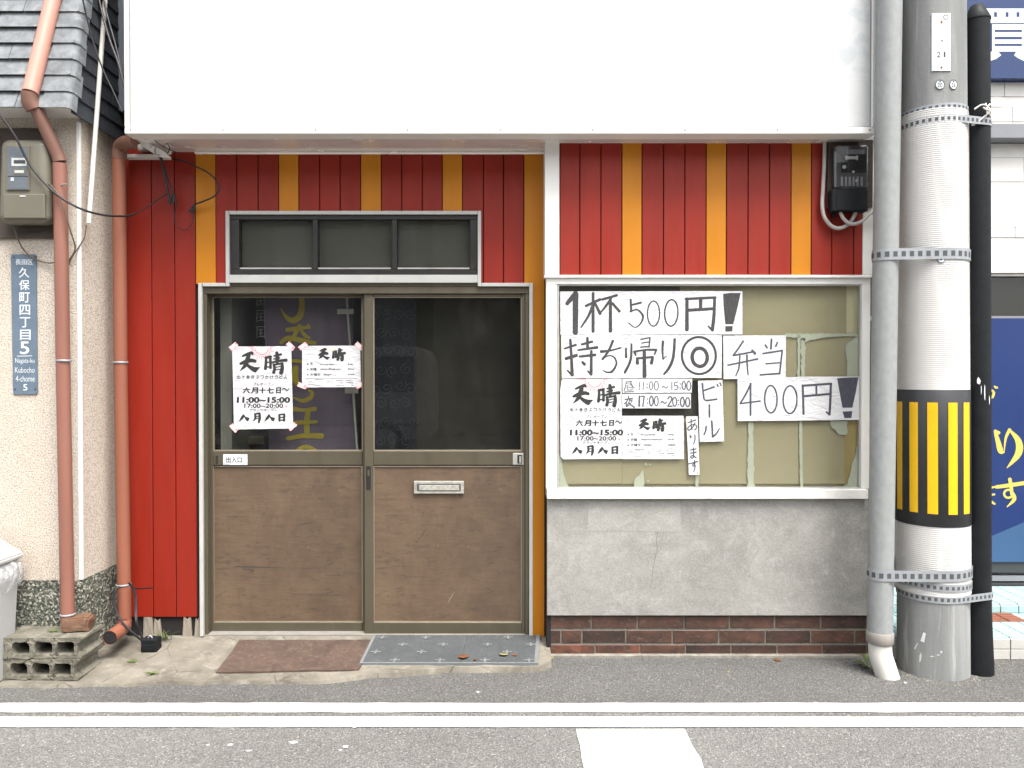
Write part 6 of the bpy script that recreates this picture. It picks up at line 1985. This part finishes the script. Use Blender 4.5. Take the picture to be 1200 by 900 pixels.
# ------------------------------------------------------------------ across the street, seen only as reflections in the glass
def far_house(x0, x1, y, h, col, label):
    t = thing('house', label, 'house', ((x0 + x1) / 2, y, 0))
    mb = MB(); mb.box(x0, x1, y - 7, y, 0, h)
    finish('wall', mb, M[col], t)
    mb = MB(); mb.prism([(x0 - .4, y + .5, h), (x0 - .4, y - 3.5, h + 1.7), (x0 - .4, y - 7.5, h)], (x1 - x0 + .8, 0, 0))
    finish('roof', mb, M['slate'], t)
    n = int((x1 - x0) // 2.4)
    for i in range(n):
        cx = x0 + (i + .5) * (x1 - x0) / n
        for z0, z1 in ((.1, 2.1) if i == n // 2 else (.9, 2.1), (3.6, 4.8)):
            mb = MB(); mb.frame_world(cx - .8, cx + .8, y + .002, y + .05, z0, z1, .06)
            f = finish('window', mb, M['darkmetal'], t)
            mb = MB(); mb.box(cx - .75, cx + .75, y + .01, y + .02, z0 + .05, z1 - .05)
            finish('pane', mb, M['bronze_dark'], f)
def frame_world(self, x0, x1, y0, y1, z0, z1, w):
    a, b, c, d = [[self.bm.verts.new(p) for p in ((q[0], Y, q[2]), (q[1], Y, q[2]), (q[1], Y, q[3]), (q[0], Y, q[3]))] for Y in (y1, y0) for q in ((x0, x1, z0, z1), (x0 + w, x1 - w, z0 + w, z1 - w))]
    for k in range(4):
        n = (k + 1) % 4
        for f in ((a[k], a[n], b[n], b[k]), (c[k], d[k], d[n], c[n]), (a[k], c[k], c[n], a[n]), (b[k], b[n], d[n], d[k])):
            self.bm.faces.new(f)
MB.frame_world = frame_world
far_house(-13, -2.2, -13.5, 5.6, 'greybeam', 'grey two-storey house across the street, mirrored in the left door glass')
far_house(-1.8, 8.5, -13.5, 6.0, 'meter', 'olive-grey two-storey house across the street, mirrored in the right door glass')
van = thing('parked_van', 'silver-grey van parked across the street, mirrored low in the left door glass', 'van', (-3.6, -8.8, 0))
mb = MB()
side = [(-2.2, .32), (-2.25, .8), (-2.1, 1.05), (-1.35, 1.82), (-1.0, 1.9), (2.0, 1.9), (2.18, 1.75), (2.22, .9), (2.2, .32)]
mb.prism([(-3.6 + x, -8.8, z) for x, z in side], (0, -1.65, 0))
bmesh.ops.bevel(mb.bm, geom=list(mb.bm.edges), offset=.05, segments=3, affect='EDGES')
body = finish('body', mb, M['van_paint'], van)
for x0, x1, z0, z1 in ((-1.25, -.35, 1.12, 1.68), (-.25, .85, 1.12, 1.72), (.95, 1.95, 1.12, 1.72)):
    mb = MB(); mb.box(-3.6 + x0, -3.6 + x1, -8.797, -8.78, z0, z1, 0, .004)
    finish('window', mb, M['bronze_dark'], van)
for x in (-.2, .72):
    mb = MB(); mb.box(-3.6 + x, -3.6 + x + .16, -8.797, -8.77, .93, .965, 0, .006)
    finish('door_handle', mb, M['darkmetal'], van)
mb = MB(); mb.box(-5.6, -1.55, -8.797, -8.785, .55, .585, 0, .003)
finish('side_moulding', mb, M['darkmetal'], van)
for x in (-1.45, 1.45):
    for yy in (-8.82, -10.27):
        mb = MB(); c = Vector((-3.6 + x, yy, .31))
        mb.tube([c + Vector((0, .03, 0)), c - Vector((0, .17, 0))], .31, 0, 28)
        w = finish('wheel', mb, M['black'], van)
        mb = MB(); mb.tube([c + Vector((0, .036, 0)), c - Vector((0, .0, 0))], .2, 0, 24)
        finish('rim', mb, M['alu'], w)
